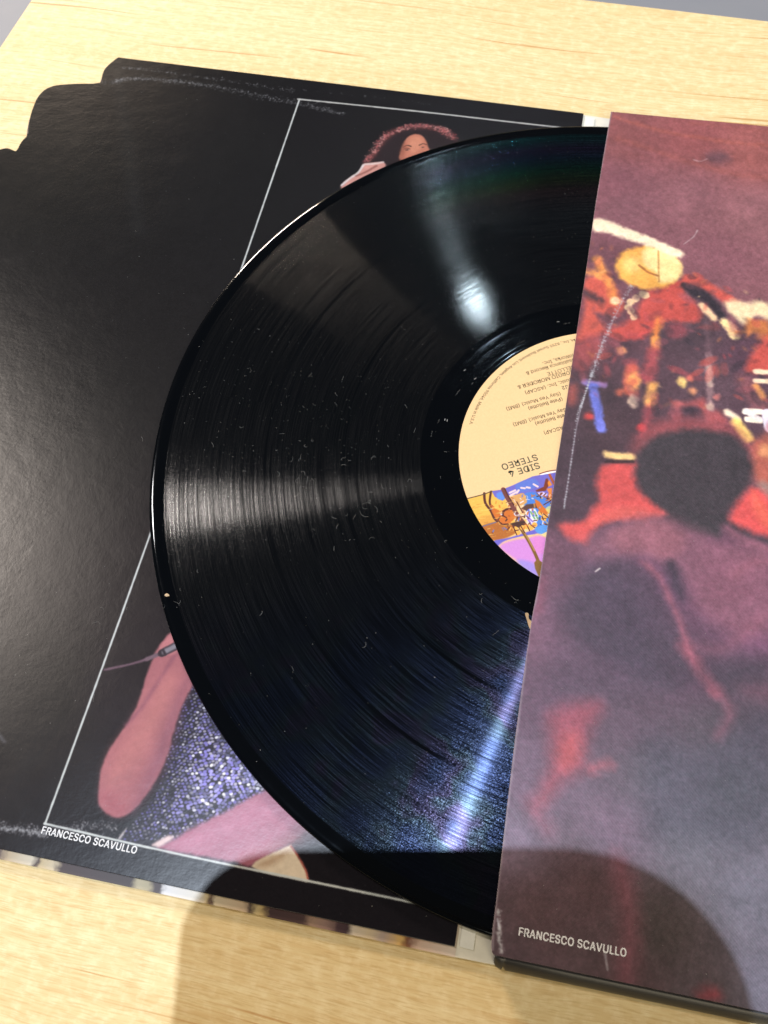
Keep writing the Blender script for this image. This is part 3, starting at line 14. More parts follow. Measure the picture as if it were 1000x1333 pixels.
LABEL_ART = [["p",[232,184,84],0.23,1.0,[[-30.81,130.24],[-26.99,132.52],[-22.21,134.95],[-19.89,136.67],[-16.66,137.71],[-14.07,131.89],[-10.4,126.09],[-10.94,123.15],[-16.67,119.27],[-24.26,121.38],[-31.11,124.39]]],["p",[214,150,66],0.56,0.7,[[-21.93,126.82],[-17.95,127.91],[-14.91,126.68],[-18.41,124.6],[-21.5,124.03]]],["p",[112,104,196],0.17,1.0,[[-19.88,136.59],[-16.66,137.71],[-13.58,139.87],[-10.66,142.08],[-7.72,144.3],[-4.35,145.67],[-0.33,147.16],[10.18,151.16],[11.38,139.51],[-0.8,135.07],[-7.43,137.13],[-11.86,136.68],[-14.93,135.74],[-15.93,133.73],[-18.63,134.69]]],["p",[76,128,214],0.42,1.0,[[-9.4,137.5],[-5.7,138.55],[-0.93,136.13],[0.98,136.12],[1.52,131.52],[-0.65,128.62],[-4.07,125.85],[-6.37,128.98],[-8.78,132.86]]],["p",[96,140,226],0.42,1.0,[[-18.17,135.88],[-16.39,136.94],[-15.25,135.68],[-15.67,134.14],[-17.59,134.15]]],["p",[86,130,214],0.42,0.6,[[-12.4,140.64],[-7.61,143.39],[-5.44,141.55],[-9.5,138.22],[-12.1,138.47]]],["l",[232,206,214],0.14,1.0,0.68,[[-11.45,138.41],[-11.95,137.39]]],["l",[232,206,214],0.14,1.0,0.68,[[-9.09,139.95],[-8.12,139.95]]],["l",[232,206,214],0.14,1.0,0.68,[[-7.03,141.44],[-5.67,140.84]]],["l",[232,206,214],0.14,1.0,0.68,[[-10.79,139.45],[-9.67,139.48]]],["l",[232,206,214],0.14,1.0,0.68,[[-14.15,136.99],[-12.55,138.21]]],["l",[232,206,214],0.14,1.0,0.68,[[-13.71,136.15],[-11.99,137.68]]],["p",[176,104,44],0.42,1.0,[[-20.96,123.6],[-17.31,125.7],[-14.05,125.06],[-11.63,125.86],[-10.02,123.32],[-16.06,119.38],[-19.54,121.55]]],["p",[212,160,100],0.28,1.0,[[-13.89,135.2],[-10.68,137.45],[-9.35,137.14],[-8.35,134.4],[-11.32,132.76],[-13.38,133.83]]],["p",[110,100,200],0.28,1.0,[[-16.66,119.2],[-12.23,121.15],[-7.57,123.78],[-3.5,126.31],[-0.12,129.43],[5.88,131.97],[6.51,126.4],[-0.58,122.97],[-5.03,123.55],[-13.01,119.95],[-14.87,117.68]]],["p",[90,150,224],0.28,1.0,[[-4.66,125.56],[-2.4,127.58],[-0.38,129.02],[5.96,131.27],[6.43,127.09],[-0.18,124.8],[-2.58,124.0]]],["p",[242,214,112],0.34,1.0,[[-14.87,117.68],[-12.98,119.78],[-9.79,121.6],[-5.03,123.55],[-3.24,124.23],[-0.31,123.37],[-5.28,120.69],[-11.19,118.19]]],["p",[206,140,214],0.85,1.0,[[-14.69,117.54],[-10.91,120.69],[-6.73,122.17],[-3.17,123.72],[-0.62,123.31],[3.85,122.39],[8.25,110.86],[-0.8,109.84],[-8.72,113.81]]],["p",[220,130,196],0.85,0.6,[[-4.9,122.52],[-1.23,123.2],[0.98,120.46],[0.09,117.52],[-3.71,118.2]]],["p",[150,140,224],0.85,0.8,[[-8.72,113.81],[-4.44,114.27],[-1.82,113.05],[1.88,113.06],[1.29,107.87],[-3.79,109.28]]],["p",[246,216,150],0.23,1.0,[[-2.58,124.0],[-0.87,125.38],[2.06,126.99],[2.43,123.88],[-0.31,123.37]]],["l",[122,86,40],0.17,1.0,1.01,[[-9.74,125.86],[-6.73,122.17],[-4.02,118.14],[-2.42,115.33]]],["l",[176,136,76],0.14,1.0,0.39,[[-9.43,125.92],[-6.48,122.22],[-3.77,118.19]]],["p",[126,92,44],0.23,1.0,[[-3.34,114.13],[-2.46,115.67],[-0.44,114.33],[0.19,109.35],[-1.39,109.73],[-2.78,112.18]]],["l",[84,40,34],0.17,1.0,0.79,[[-22.11,135.33],[-21.28,132.01],[-19.14,129.5],[-17.49,126.92],[-15.41,125.7],[-13.2,125.75]]],["l",[84,40,34],0.17,1.0,0.68,[[-20.1,136.33],[-19.88,132.27],[-18.63,130.32]]],["p",[206,112,44],0.23,1.0,[[-19.51,131.97],[-17.85,130.46],[-16.04,130.07],[-14.59,131.06],[-12.36,131.11],[-11.09,128.82],[-12.32,126.27],[-14.76,125.64],[-17.18,126.98],[-18.78,129.2]]],["l",[84,40,34],0.17,1.0,0.73,[[-15.17,128.43],[-15.21,129.86],[-14.25,130.94],[-12.41,131.47]]],["l",[84,40,34],0.17,1.0,0.51,[[-15.01,128.46],[-13.98,127.93]]],["l",[116,64,60],0.2,1.0,1.41,[[-16.36,137.87],[-14.88,135.38],[-12.51,132.17],[-10.52,129.29],[-8.7,127.48]]],["l",[84,40,34],0.14,1.0,0.45,[[-15.92,138.14],[-14.26,135.5],[-12.3,132.94]]],["p",[70,44,40],0.23,1.0,[[-12.61,126.04],[-10.55,127.14],[-8.13,127.94],[-7.32,126.66],[-10.26,125.05]]],["p",[90,60,54],0.23,1.0,[[-9.93,131.93],[-8.28,133.86],[-5.82,134.57],[-3.55,134.2],[-2.75,132.89],[-5.63,133.08],[-7.97,131.56]]],["p",[230,226,240],0.23,1.0,[[-8.19,130.8],[-7.14,132.44],[-5.43,132.76],[-4.03,130.49],[-4.34,127.93],[-6.09,126.89],[-7.91,128.7]]],["l",[96,110,210],0.14,1.0,0.56,[[-7.4,132.03],[-6.77,129.63]]],["l",[120,170,120],0.14,1.0,0.56,[[-6.69,131.44],[-5.13,129.21]]],["l",[150,120,200],0.14,1.0,0.56,[[-7.74,129.81],[-5.61,128.05]]],["l",[96,110,210],0.14,1.0,0.56,[[-6.16,132.26],[-5.58,130.21]]],["l",[120,170,120],0.14,1.0,0.56,[[-5.45,131.67],[-4.21,129.39]]],["l",[150,120,200],0.14,1.0,0.56,[[-7.29,128.81],[-6.14,127.24]]],["p",[240,178,84],0.14,1.0,[[-9.83,124.44],[-9.95,124.13],[-10.18,123.89],[-10.49,123.77],[-10.82,123.77],[-11.13,123.9],[-11.37,124.15],[-11.51,124.46],[-11.52,124.8],[-11.4,125.11],[-11.17,125.35],[-10.86,125.47],[-10.52,125.47],[-10.21,125.33],[-9.97,125.09],[-9.84,124.78]]],["p",[240,178,84],0.14,1.0,[[-8.87,123.2],[-8.99,122.89],[-9.23,122.66],[-9.53,122.53],[-9.86,122.54],[-10.18,122.67],[-10.42,122.91],[-10.55,123.22],[-10.56,123.56],[-10.44,123.87],[-10.21,124.1],[-9.9,124.23],[-9.57,124.23],[-9.25,124.09],[-9.01,123.85],[-8.88,123.54]]],["p",[240,178,84],0.14,1.0,[[-7.57,125.21],[-7.69,124.9],[-7.93,124.67],[-8.23,124.54],[-8.57,124.54],[-8.88,124.68],[-9.12,124.92],[-9.25,125.23],[-9.26,125.57],[-9.14,125.88],[-8.91,126.12],[-8.6,126.25],[-8.26,126.24],[-7.95,126.11],[-7.71,125.87],[-7.58,125.55]]],["p",[240,178,84],0.14,1.0,[[-6.39,125.79],[-6.51,125.48],[-6.74,125.24],[-7.05,125.12],[-7.38,125.12],[-7.7,125.25],[-7.94,125.49],[-8.07,125.81],[-8.08,126.15],[-7.95,126.46],[-7.72,126.7],[-7.41,126.82],[-7.08,126.82],[-6.77,126.69],[-6.53,126.44],[-6.39,126.13]]],["p",[240,178,84],0.14,1.0,[[-5.12,125.67],[-5.24,125.36],[-5.47,125.12],[-5.78,125.0],[-6.11,125.0],[-6.42,125.13],[-6.66,125.38],[-6.79,125.69],[-6.8,126.03],[-6.68,126.34],[-6.44,126.58],[-6.14,126.71],[-5.8,126.7],[-5.49,126.57],[-5.25,126.32],[-5.12,126.01]]],["p",[240,178,84],0.14,1.0,[[-4.02,126.94],[-4.14,126.63],[-4.38,126.39],[-4.68,126.26],[-5.02,126.27],[-5.33,126.4],[-5.57,126.65],[-5.7,126.96],[-5.71,127.3],[-5.58,127.61],[-5.35,127.85],[-5.04,127.98],[-4.71,127.97],[-4.4,127.84],[-4.16,127.6],[-4.03,127.28]]],["p",[240,178,84],0.14,1.0,[[-1.51,129.55],[-1.64,129.23],[-1.87,128.99],[-2.18,128.87],[-2.52,128.87],[-2.83,129.01],[-3.07,129.25],[-3.2,129.57],[-3.2,129.91],[-3.08,130.23],[-2.84,130.47],[-2.53,130.59],[-2.2,130.59],[-1.89,130.45],[-1.65,130.21],[-1.52,129.89]]],["p",[240,178,84],0.14,1.0,[[-2.7,131.48],[-2.83,131.16],[-3.06,130.92],[-3.37,130.8],[-3.71,130.8],[-4.02,130.94],[-4.26,131.18],[-4.39,131.5],[-4.4,131.85],[-4.27,132.16],[-4.04,132.4],[-3.73,132.53],[-3.39,132.53],[-3.08,132.39],[-2.84,132.14],[-2.71,131.82]]],["p",[240,178,84],0.14,1.0,[[-1.03,130.71],[-1.15,130.4],[-1.39,130.16],[-1.7,130.03],[-2.03,130.04],[-2.34,130.17],[-2.58,130.42],[-2.71,130.74],[-2.72,131.08],[-2.59,131.39],[-2.36,131.63],[-2.05,131.76],[-1.71,131.76],[-1.4,131.62],[-1.16,131.37],[-1.03,131.05]]],["p",[240,178,84],0.14,1.0,[[-0.27,132.29],[-0.4,131.97],[-0.63,131.73],[-0.94,131.61],[-1.28,131.61],[-1.59,131.75],[-1.83,131.99],[-1.96,132.31],[-1.96,132.66],[-1.84,132.98],[-1.6,133.22],[-1.29,133.34],[-0.96,133.34],[-0.65,133.2],[-0.41,132.96],[-0.27,132.63]]],["l",[84,40,34],0.11,1.0,0.34,[[-11.59,125.52],[-9.93,122.63]]],["l",[84,40,34],0.11,1.0,0.34,[[-9.12,125.97],[-7.57,123.78]]],["l",[84,40,34],0.11,1.0,0.34,[[-7.32,126.66],[-6.13,124.75]]],["l",[84,40,34],0.11,1.0,0.34,[[-10.73,123.9],[-9.54,124.4]]],["l",[84,40,34],0.11,1.0,0.34,[[-6.09,126.89],[-4.73,126.08]]],["l",[84,40,34],0.11,1.0,0.34,[[-4.04,133.02],[-2.27,129.03]]],["l",[84,40,34],0.11,1.0,0.34,[[-2.58,131.48],[-0.51,130.07]]],["l",[84,40,34],0.11,1.0,0.34,[[-11.51,134.18],[-9.12,130.63]]],["l",[84,40,34],0.11,1.0,0.34,[[-2.97,134.66],[-0.97,136.49]]],["p",[206,112,44],0.23,1.0,[[-6.05,136.28],[-4.35,135.5],[-2.89,133.96],[-1.16,132.83],[-1.61,131.3],[-3.9,131.96],[-5.46,134.21]]],["p",[122,54,34],0.23,1.0,[[-3.51,144.14],[-2.91,144.44],[-2.03,142.55],[-2.97,139.79],[-5.74,138.91],[-6.13,139.39],[-3.78,141.12]]],["p",[232,140,50],0.23,1.0,[[-2.37,143.98],[-1.2,142.33],[-2.21,141.41],[-2.7,142.8]]],["p",[226,132,60],0.23,1.0,[[-2.75,140.57],[-1.07,141.25],[-0.75,137.26],[-2.04,137.39],[-1.95,139.24]]],["p",[214,196,240],0.23,1.0,[[-5.54,138.58],[-3.87,139.26],[-2.21,138.82],[-2.71,137.63],[-4.62,137.65]]],["l",[84,40,34],0.14,1.0,0.56,[[-2.66,137.28],[-1.02,136.85],[-0.13,137.38]]],["l",[170,84,50],0.17,1.0,0.85,[[-2.43,145.83],[-0.82,143.15],[0.29,141.87]]],["p",[226,220,130],0.28,0.8,[[-2.18,133.36],[-0.76,134.71],[0.74,132.82],[-1.07,132.12]]],["l",[250,246,250],0.14,1.0,0.56,[[-5.29,145.5],[-3.14,146.38],[-0.39,147.64]]],["l",[120,60,50],0.11,1.0,0.34,[[-5.63,145.62],[-3.22,147.0],[-0.43,148.01]]],["l",[90,70,50],0.11,1.0,0.34,[[-27.88,132.06],[-26.99,132.52],[-22.21,134.95],[-19.88,136.59]]],["l",[120,106,130],0.14,1.0,0.42,[[-21.09,123.46],[-17.0,125.76]]],["p",[226,216,196],0.28,0.0,[[-0.41,156.08],[-0.09,156.14],[0.18,152.36]]],["l",[206,112,44],0.1,0.6138955658548315,0.37,[[-17.95,133.09],[-17.94,132.34]]],["l",[70,44,40],0.1,0.845135114916864,0.41,[[-5.44,137.25],[-4.82,137.52]]],["l",[240,180,90],0.1,0.6693604892067503,0.55,[[-0.78,135.56],[-0.84,135.28]]],["l",[122,58,36],0.1,0.8327860382622494,0.21,[[-12.14,124.5],[-12.14,123.41]]],["l",[206,112,44],0.1,0.8130608843492972,0.5,[[-14.75,127.85],[-14.31,127.71]]],["l",[240,180,90],0.1,0.8899073349864615,0.23,[[-5.14,126.85],[-4.11,127.2]]],["l",[230,226,240],0.1,0.774723887492356,0.3,[[-11.41,130.69],[-11.62,129.49]]],["l",[206,112,44],0.1,0.7767911497811649,0.47,[[-11.03,128.79],[-10.42,127.97]]],["l",[240,180,90],0.1,0.9382235052530494,0.42,[[-1.61,136.58],[-0.99,137.24]]],["l",[70,44,40],0.1,0.635546796276859,0.27,[[-3.17,127.65],[-2.91,127.44]]],["l",[84,42,34],0.1,0.6354748877722193,0.46,[[-2.98,137.51],[-1.83,137.74]]],["l",[240,180,90],0.1,0.817813312456666,0.41,[[-8.03,127.98],[-7.68,128.54]]],["l",[240,180,90],0.1,0.7644979702279247,0.37,[[-5.96,131.06],[-5.72,130.74]]],["l",[96,120,210],0.1,0.7054788921666947,0.47,[[-4.15,133.31],[-3.91,133.74]]],["l",[84,42,34],0.1,0.7686989631782859,0.23,[[-10.82,124.49],[-10.53,123.78]]],["l",[230,226,240],0.1,0.8752654956778243,0.47,[[-0.97,131.39],[0.02,131.07]]],["l",[96,120,210],0.1,0.797462618309061,0.31,[[-3.5,135.51],[-3.18,134.69]]],["l",[230,226,240],0.1,0.617583268983999,0.23,[[-8.45,136.84],[-8.22,135.81]]],["l",[170,96,60],0.1,0.6088257229732938,0.29,[[-9.24,132.2],[-8.74,131.05]]],["l",[122,58,36],0.1,0.7160658451533414,0.24,[[-13.92,132.3],[-13.02,133.09]]],["l",[122,58,36],0.1,0.8571321048661715,0.26,[[-0.18,137.77],[-0.6,136.97]]],["l",[96,120,210],0.1,0.6447067690681324,0.51,[[-0.7,131.81],[-0.15,131.44]]],["l",[206,112,44],0.1,0.7480799634396151,0.48,[[-6.18,132.76],[-6.31,132.09]]],["l",[240,180,90],0.1,0.9359262198347306,0.4,[[-3.73,131.57],[-3.0,130.7]]],["l",[206,112,44],0.1,0.8234205770124475,0.52,[[-19.39,131.28],[-18.52,131.11]]],["l",[70,44,40],0.1,0.8643643166264848,0.42,[[-8.26,130.05],[-8.39,129.06]]],["l",[206,112,44],0.1,0.5811111713459579,0.46,[[-7.89,125.79],[-7.96,125.13]]],["l",[122,58,36],0.1,0.7028858646080519,0.3,[[-0.93,137.76],[-0.5,138.3]]],["l",[230,226,240],0.1,0.7236718397923574,0.49,[[-6.83,136.28],[-6.57,136.24]]],["l",[230,226,240],0.1,0.6172166815331033,0.4,[[-10.43,129.65],[-10.04,129.92]]],["l",[96,120,210],0.1,0.8452410383617767,0.46,[[-2.49,137.48],[-2.84,136.85]]],["l",[96,120,210],0.1,0.8289543814271678,0.41,[[-9.98,128.61],[-10.11,127.64]]],["l",[230,226,240],0.1,0.8908585683789922,0.2,[[-9.39,133.19],[-9.61,132.82]]],["l",[230,226,240],0.1,0.8782304489577619,0.37,[[-0.23,136.37],[0.2,135.59]]],["l",[96,120,210],0.1,0.7938416249514074,0.38,[[-14.19,124.32],[-13.18,123.85]]],["l",[230,226,240],0.1,0.8153423495012679,0.21,[[-8.71,135.5],[-7.61,135.7]]],["l",[170,96,60],0.1,0.7539547862275107,0.34,[[-13.42,135.44],[-12.72,135.13]]],["l",[206,112,44],0.1,0.8130911335311551,0.38,[[-2.43,128.42],[-1.59,127.72]]],["l",[84,42,34],0.1,0.5542028859918638,0.56,[[-3.64,129.81],[-3.61,129.33]]],["l",[122,58,36],0.1,0.927609828805015,0.24,[[-11.6,132.88],[-11.35,131.61]]],["l",[96,120,210],0.1,0.8013299949500199,0.45,[[-17.24,122.88],[-17.41,122.15]]],["l",[240,180,90],0.1,0.7164950838953713,0.5,[[-3.96,136.93],[-3.69,137.04]]],["l",[240,180,90],0.1,0.8422425451903652,0.29,[[-14.83,133.89],[-14.38,133.54]]],["l",[122,58,36],0.1,0.8423985411914185,0.42,[[-5.76,134.49],[-5.55,134.0]]],["l",[206,112,44],0.1,0.7482739163902081,0.48,[[-13.6,132.29],[-13.8,132.01]]],["l",[70,44,40],0.1,0.7166612189076219,0.55,[[-10.5,128.58],[-10.85,127.34]]],["l",[230,226,240],0.1,0.8808355203994549,0.38,[[-10.34,133.97],[-9.48,134.78]]],["l",[96,120,210],0.1,0.5975650246583482,0.31,[[-14.77,124.13],[-14.09,123.44]]],["l",[206,112,44],0.1,0.6269500779586767,0.33,[[-16.75,125.08],[-16.19,125.99]]],["l",[84,42,34],0.1,0.7589162105497174,0.56,[[-1.63,127.97],[-0.9,127.86]]],["l",[230,226,240],0.1,0.6990387973868954,0.29,[[-6.99,127.78],[-7.16,127.13]]],["l",[122,58,36],0.1,0.6865075028838411,0.34,[[-13.18,125.15],[-12.52,124.43]]],["l",[230,226,240],0.1,0.808044461469146,0.29,[[-9.3,129.68],[-8.29,129.68]]],["l",[240,180,90],0.1,0.6227323079494578,0.21,[[-4.04,133.67],[-3.97,133.17]]],["l",[96,120,210],0.1,0.7525536165721075,0.34,[[-2.6,134.41],[-1.83,134.99]]],["l",[230,226,240],0.1,0.5705595279560322,0.55,[[-11.19,129.34],[-10.09,129.34]]],["l",[84,42,34],0.1,0.6710533634869251,0.42,[[-11.14,125.98],[-11.11,124.84]]],["l",[122,58,36],0.1,0.7506465969630993,0.25,[[-4.58,138.53],[-4.36,138.76]]],["l",[70,44,40],0.1,0.5509102041337974,0.27,[[-5.03,130.25],[-4.54,130.6]]],["l",[84,42,34],0.1,0.6623898379655058,0.45,[[-13.06,123.76],[-12.44,124.79]]],["l",[206,112,44],0.1,0.7002250471253971,0.48,[[-7.12,136.86],[-6.22,137.54]]],["l",[230,226,240],0.1,0.7905412374839471,0.22,[[-11.8,129.94],[-11.15,129.19]]],["l",[122,58,36],0.1,0.8323238153514504,0.34,[[-16.49,126.95],[-16.85,126.39]]],["l",[70,44,40],0.1,0.9247226815595986,0.47,[[-4.39,137.41],[-4.18,136.93]]],["l",[122,58,36],0.1,0.8957314410747588,0.48,[[-0.69,138.81],[-0.19,138.49]]],["l",[230,226,240],0.1,0.8720152286280916,0.29,[[-16.18,129.25],[-15.64,128.66]]],["l",[230,226,240],0.1,0.602522926397317,0.26,[[-12.57,134.92],[-11.9,133.78]]],["l",[122,58,36],0.1,0.9088366544284416,0.54,[[-4.44,138.02],[-4.02,138.73]]],["l",[122,58,36],0.1,0.8488629159155547,0.31,[[-5.61,138.49],[-4.77,137.77]]],["l",[122,58,36],0.1,0.8787270354247336,0.51,[[-8.17,126.81],[-7.48,126.74]]],["l",[206,112,44],0.1,0.6729479446822441,0.43,[[-7.59,131.0],[-7.67,130.25]]],["l",[230,226,240],0.1,0.8246257969629653,0.37,[[-2.41,129.01],[-2.46,127.8]]],["l",[240,180,90],0.1,0.6419239560201269,0.44,[[-16.18,125.88],[-15.6,125.36]]],["l",[206,112,44],0.1,0.5752933874263109,0.35,[[-10.13,136.8],[-9.91,136.4]]],["l",[122,58,36],0.1,0.7166032779184124,0.24,[[-18.92,131.48],[-19.03,131.0]]],["l",[170,96,60],0.1,0.6827684139455252,0.51,[[-5.7,126.66],[-4.71,126.92]]],["l",[230,226,240],0.1,0.6225114213865556,0.37,[[-10.61,135.6],[-10.27,135.34]]],["l",[96,120,210],0.1,0.6698692268139923,0.38,[[-19.2,130.1],[-18.85,130.22]]],["l",[240,180,90],0.1,0.6362225757646393,0.2,[[-17.66,130.56],[-16.8,131.12]]],["l",[122,58,36],0.1,0.6143195927086635,0.3,[[-13.33,128.67],[-13.02,128.73]]],["l",[240,180,90],0.1,0.8173806625818922,0.33,[[-4.16,129.03],[-4.3,128.76]]],["l",[240,180,90],0.1,0.6789707004286712,0.5,[[-0.58,132.27],[-0.4,132.49]]],["l",[206,112,44],0.1,0.6590874155576408,0.26,[[-2.58,134.55],[-2.27,134.2]]],["l",[84,42,34],0.1,0.9281586468171547,0.38,[[-2.77,138.91],[-3.32,138.0]]],["l",[170,96,60],0.1,0.750877986020106,0.23,[[-16.03,133.17],[-15.95,132.56]]],["l",[96,120,210],0.1,0.9357559682507377,0.43,[[-0.51,135.08],[0.26,136.07]]],["l",[206,112,44],0.1,0.5632333051126077,0.25,[[-9.69,130.35],[-9.37,130.51]]],["l",[84,42,34],0.1,0.7910840989875423,0.43,[[-9.18,129.27],[-8.3,129.38]]],["l",[96,120,210],0.1,0.7898924872393938,0.43,[[-10.02,136.99],[-10.08,136.26]]],["l",[84,42,34],0.1,0.658295183596302,0.25,[[-14.77,133.22],[-14.12,134.0]]],["l",[84,42,34],0.1,0.9267404065819536,0.43,[[-15.92,127.89],[-16.34,127.05]]],["l",[240,180,90],0.1,0.7040612346307792,0.43,[[-12.2,126.7],[-11.88,126.87]]],["l",[230,226,240],0.1,0.5890134879902815,0.32,[[-1.36,138.64],[-1.59,137.89]]],["l",[240,180,90],0.1,0.8687852443587054,0.49,[[-12.05,124.74],[-12.33,123.8]]],["l",[70,44,40],0.1,0.900385469102694,0.54,[[-0.79,135.62],[-0.47,135.6]]],["l",[70,44,40],0.1,0.8680206713898042,0.47,[[-13.97,126.8],[-13.66,127.43]]],["l",[206,112,44],0.1,0.6262261755668017,0.43,[[-17.73,123.6],[-17.39,123.22]]],["l",[84,42,34],0.1,0.8105306906052894,0.41,[[-6.41,127.47],[-6.73,127.01]]],["l",[122,58,36],0.1,0.6697160764213915,0.22,[[-0.9,131.07],[-0.16,131.56]]],["l",[230,226,240],0.1,0.6864498675085893,0.44,[[-15.81,129.64],[-15.53,128.85]]],["l",[170,96,60],0.1,0.7543805488701754,0.54,[[-3.5,137.79],[-2.56,137.56]]],["l",[84,42,34],0.1,0.7198629130473034,0.32,[[-2.85,129.79],[-1.68,129.98]]],["l",[240,180,90],0.1,0.7763862944173664,0.36,[[-9.52,128.67],[-9.6,127.99]]],["l",[84,42,34],0.1,0.8805214135106509,0.35,[[-7.7,129.55],[-6.91,128.98]]],["l",[70,44,40],0.1,0.632523082888977,0.23,[[-8.31,129.94],[-8.55,129.62]]],["l",[122,58,36],0.1,0.6487575395621241,0.37,[[-17.62,122.09],[-16.86,121.25]]],["l",[170,96,60],0.1,0.9376430581665409,0.52,[[-13.52,131.15],[-13.45,130.79]]],["l",[240,180,90],0.1,0.9215669975102241,0.29,[[-8.86,136.91],[-9.2,136.32]]],["l",[240,180,90],0.1,0.5672054929420943,0.54,[[-5.93,134.36],[-5.68,133.39]]],["l",[240,180,90],0.1,0.5735085031288987,0.4,[[-1.57,128.94],[-0.85,128.24]]],["l",[170,96,60],0.1,0.9493704588587908,0.2,[[-4.32,133.03],[-4.08,132.42]]],["l",[206,112,44],0.1,0.624873070110442,0.52,[[-16.73,131.79],[-16.45,131.23]]],["l",[122,58,36],0.1,0.8471247704245279,0.26,[[0.21,134.13],[0.64,133.07]]],["l",[170,96,60],0.1,0.7445865867815422,0.51,[[-2.39,136.26],[-1.43,136.84]]],["l",[206,112,44],0.1,0.8429190229183229,0.43,[[-7.42,126.67],[-7.04,126.36]]],["l",[206,112,44],0.1,0.8449438937439298,0.37,[[-7.23,137.55],[-6.95,137.31]]],["l",[122,58,36],0.1,0.5840655766563854,0.54,[[-9.58,131.48],[-8.66,130.66]]],["l",[206,112,44],0.1,0.6993170081703113,0.42,[[-7.3,131.34],[-7.57,130.39]]],["l",[70,44,40],0.1,0.7976663773125529,0.29,[[-16.22,126.75],[-15.98,126.21]]],["l",[84,42,34],0.1,0.8616258049454888,0.39,[[-5.32,128.45],[-4.5,128.77]]],["l",[186,120,54],0.11,0.5,0.28,[[-12.27,127.61],[-10.99,128.26]]],["l",[246,206,110],0.11,0.5,0.35,[[-16.89,128.95],[-15.62,129.71]]],["l",[206,150,70],0.11,0.5,0.3,[[-13.16,122.85],[-11.22,123.7]]],["l",[246,206,110],0.11,0.5,0.18,[[-18.79,120.9],[-17.99,121.34]]],["l",[186,120,54],0.11,0.5,0.34,[[-21.32,119.45],[-19.72,119.97]]],["l",[186,120,54],0.11,0.5,0.17,[[-12.86,122.22],[-10.9,123.06]]],["l",[186,120,54],0.11,0.5,0.18,[[-23.34,127.46],[-21.65,128.23]]],["l",[246,206,110],0.11,0.5,0.33,[[-18.84,130.37],[-17.29,131.23]]],["l",[206,150,70],0.11,0.5,0.23,[[-17.26,128.82],[-14.98,129.64]]],["l",[246,206,110],0.11,0.5,0.23,[[-22.87,125.85],[-20.53,126.58]]],["l",[246,206,110],0.11,0.5,0.21,[[-14.22,133.33],[-12.29,134.2]]],["l",[206,150,70],0.11,0.5,0.33,[[-19.95,127.07],[-19.02,127.88]]],["l",[186,120,54],0.11,0.5,0.24,[[-20.0,123.37],[-19.06,123.79]]],["l",[246,206,110],0.11,0.5,0.24,[[-22.9,130.78],[-21.13,131.46]]],["l",[246,206,110],0.11,0.5,0.32,[[-11.65,121.69],[-10.55,122.5]]],["l",[246,206,110],0.11,0.5,0.16,[[-25.73,131.28],[-24.6,132.09]]],["l",[206,150,70],0.11,0.5,0.33,[[-25.26,126.49],[-23.63,127.04]]],["l",[186,120,54],0.11,0.5,0.32,[[-24.26,125.04],[-22.18,125.94]]],["l",[186,120,54],0.11,0.5,0.2,[[-23.86,130.88],[-22.27,131.36]]],["l",[206,150,70],0.11,0.5,0.32,[[-17.37,128.87],[-15.85,129.78]]],["l",[206,150,70],0.11,0.5,0.14,[[-21.82,124.66],[-19.54,125.57]]],["l",[246,206,110],0.11,0.5,0.25,[[-12.27,130.22],[-10.45,131.06]]],["l",[186,120,54],0.11,0.5,0.3,[[-16.31,121.8],[-14.98,122.77]]],["l",[206,150,70],0.11,0.5,0.22,[[-12.66,128.02],[-10.47,129.17]]],["l",[186,120,54],0.11,0.5,0.25,[[-14.19,121.68],[-12.93,122.02]]],["l",[246,206,110],0.11,0.5,0.3,[[-20.04,129.68],[-18.38,130.74]]],["l",[246,206,110],0.11,0.5,0.25,[[-16.54,129.88],[-15.03,130.91]]],["l",[186,120,54],0.11,0.5,0.2,[[-17.17,128.76],[-15.5,129.2]]],["l",[246,206,110],0.11,0.5,0.27,[[-18.45,120.99],[-16.88,121.59]]],["l",[246,206,110],0.11,0.5,0.29,[[-17.52,126.95],[-15.22,127.99]]],["l",[206,150,70],0.11,0.5,0.36,[[-24.25,129.5],[-22.61,130.49]]],["l",[246,206,110],0.11,0.5,0.36,[[-22.17,128.94],[-19.97,129.74]]],["l",[206,150,70],0.11,0.5,0.27,[[-14.09,125.13],[-12.31,126.2]]],["l",[246,206,110],0.11,0.5,0.36,[[-19.14,122.96],[-18.48,123.33]]],["l",[186,120,54],0.11,0.5,0.35,[[-20.43,124.86],[-19.51,125.32]]],["l",[186,120,54],0.11,0.5,0.27,[[-25.07,129.28],[-24.46,130.15]]],["l",[246,206,110],0.11,0.5,0.17,[[-15.9,132.21],[-14.34,132.73]]],["l",[246,206,110],0.11,0.5,0.34,[[-23.04,124.92],[-22.3,125.28]]],["l",[206,150,70],0.11,0.5,0.34,[[-17.97,120.31],[-16.42,120.99]]],["l",[186,120,54],0.11,0.5,0.26,[[-15.64,130.78],[-15.02,131.35]]]]
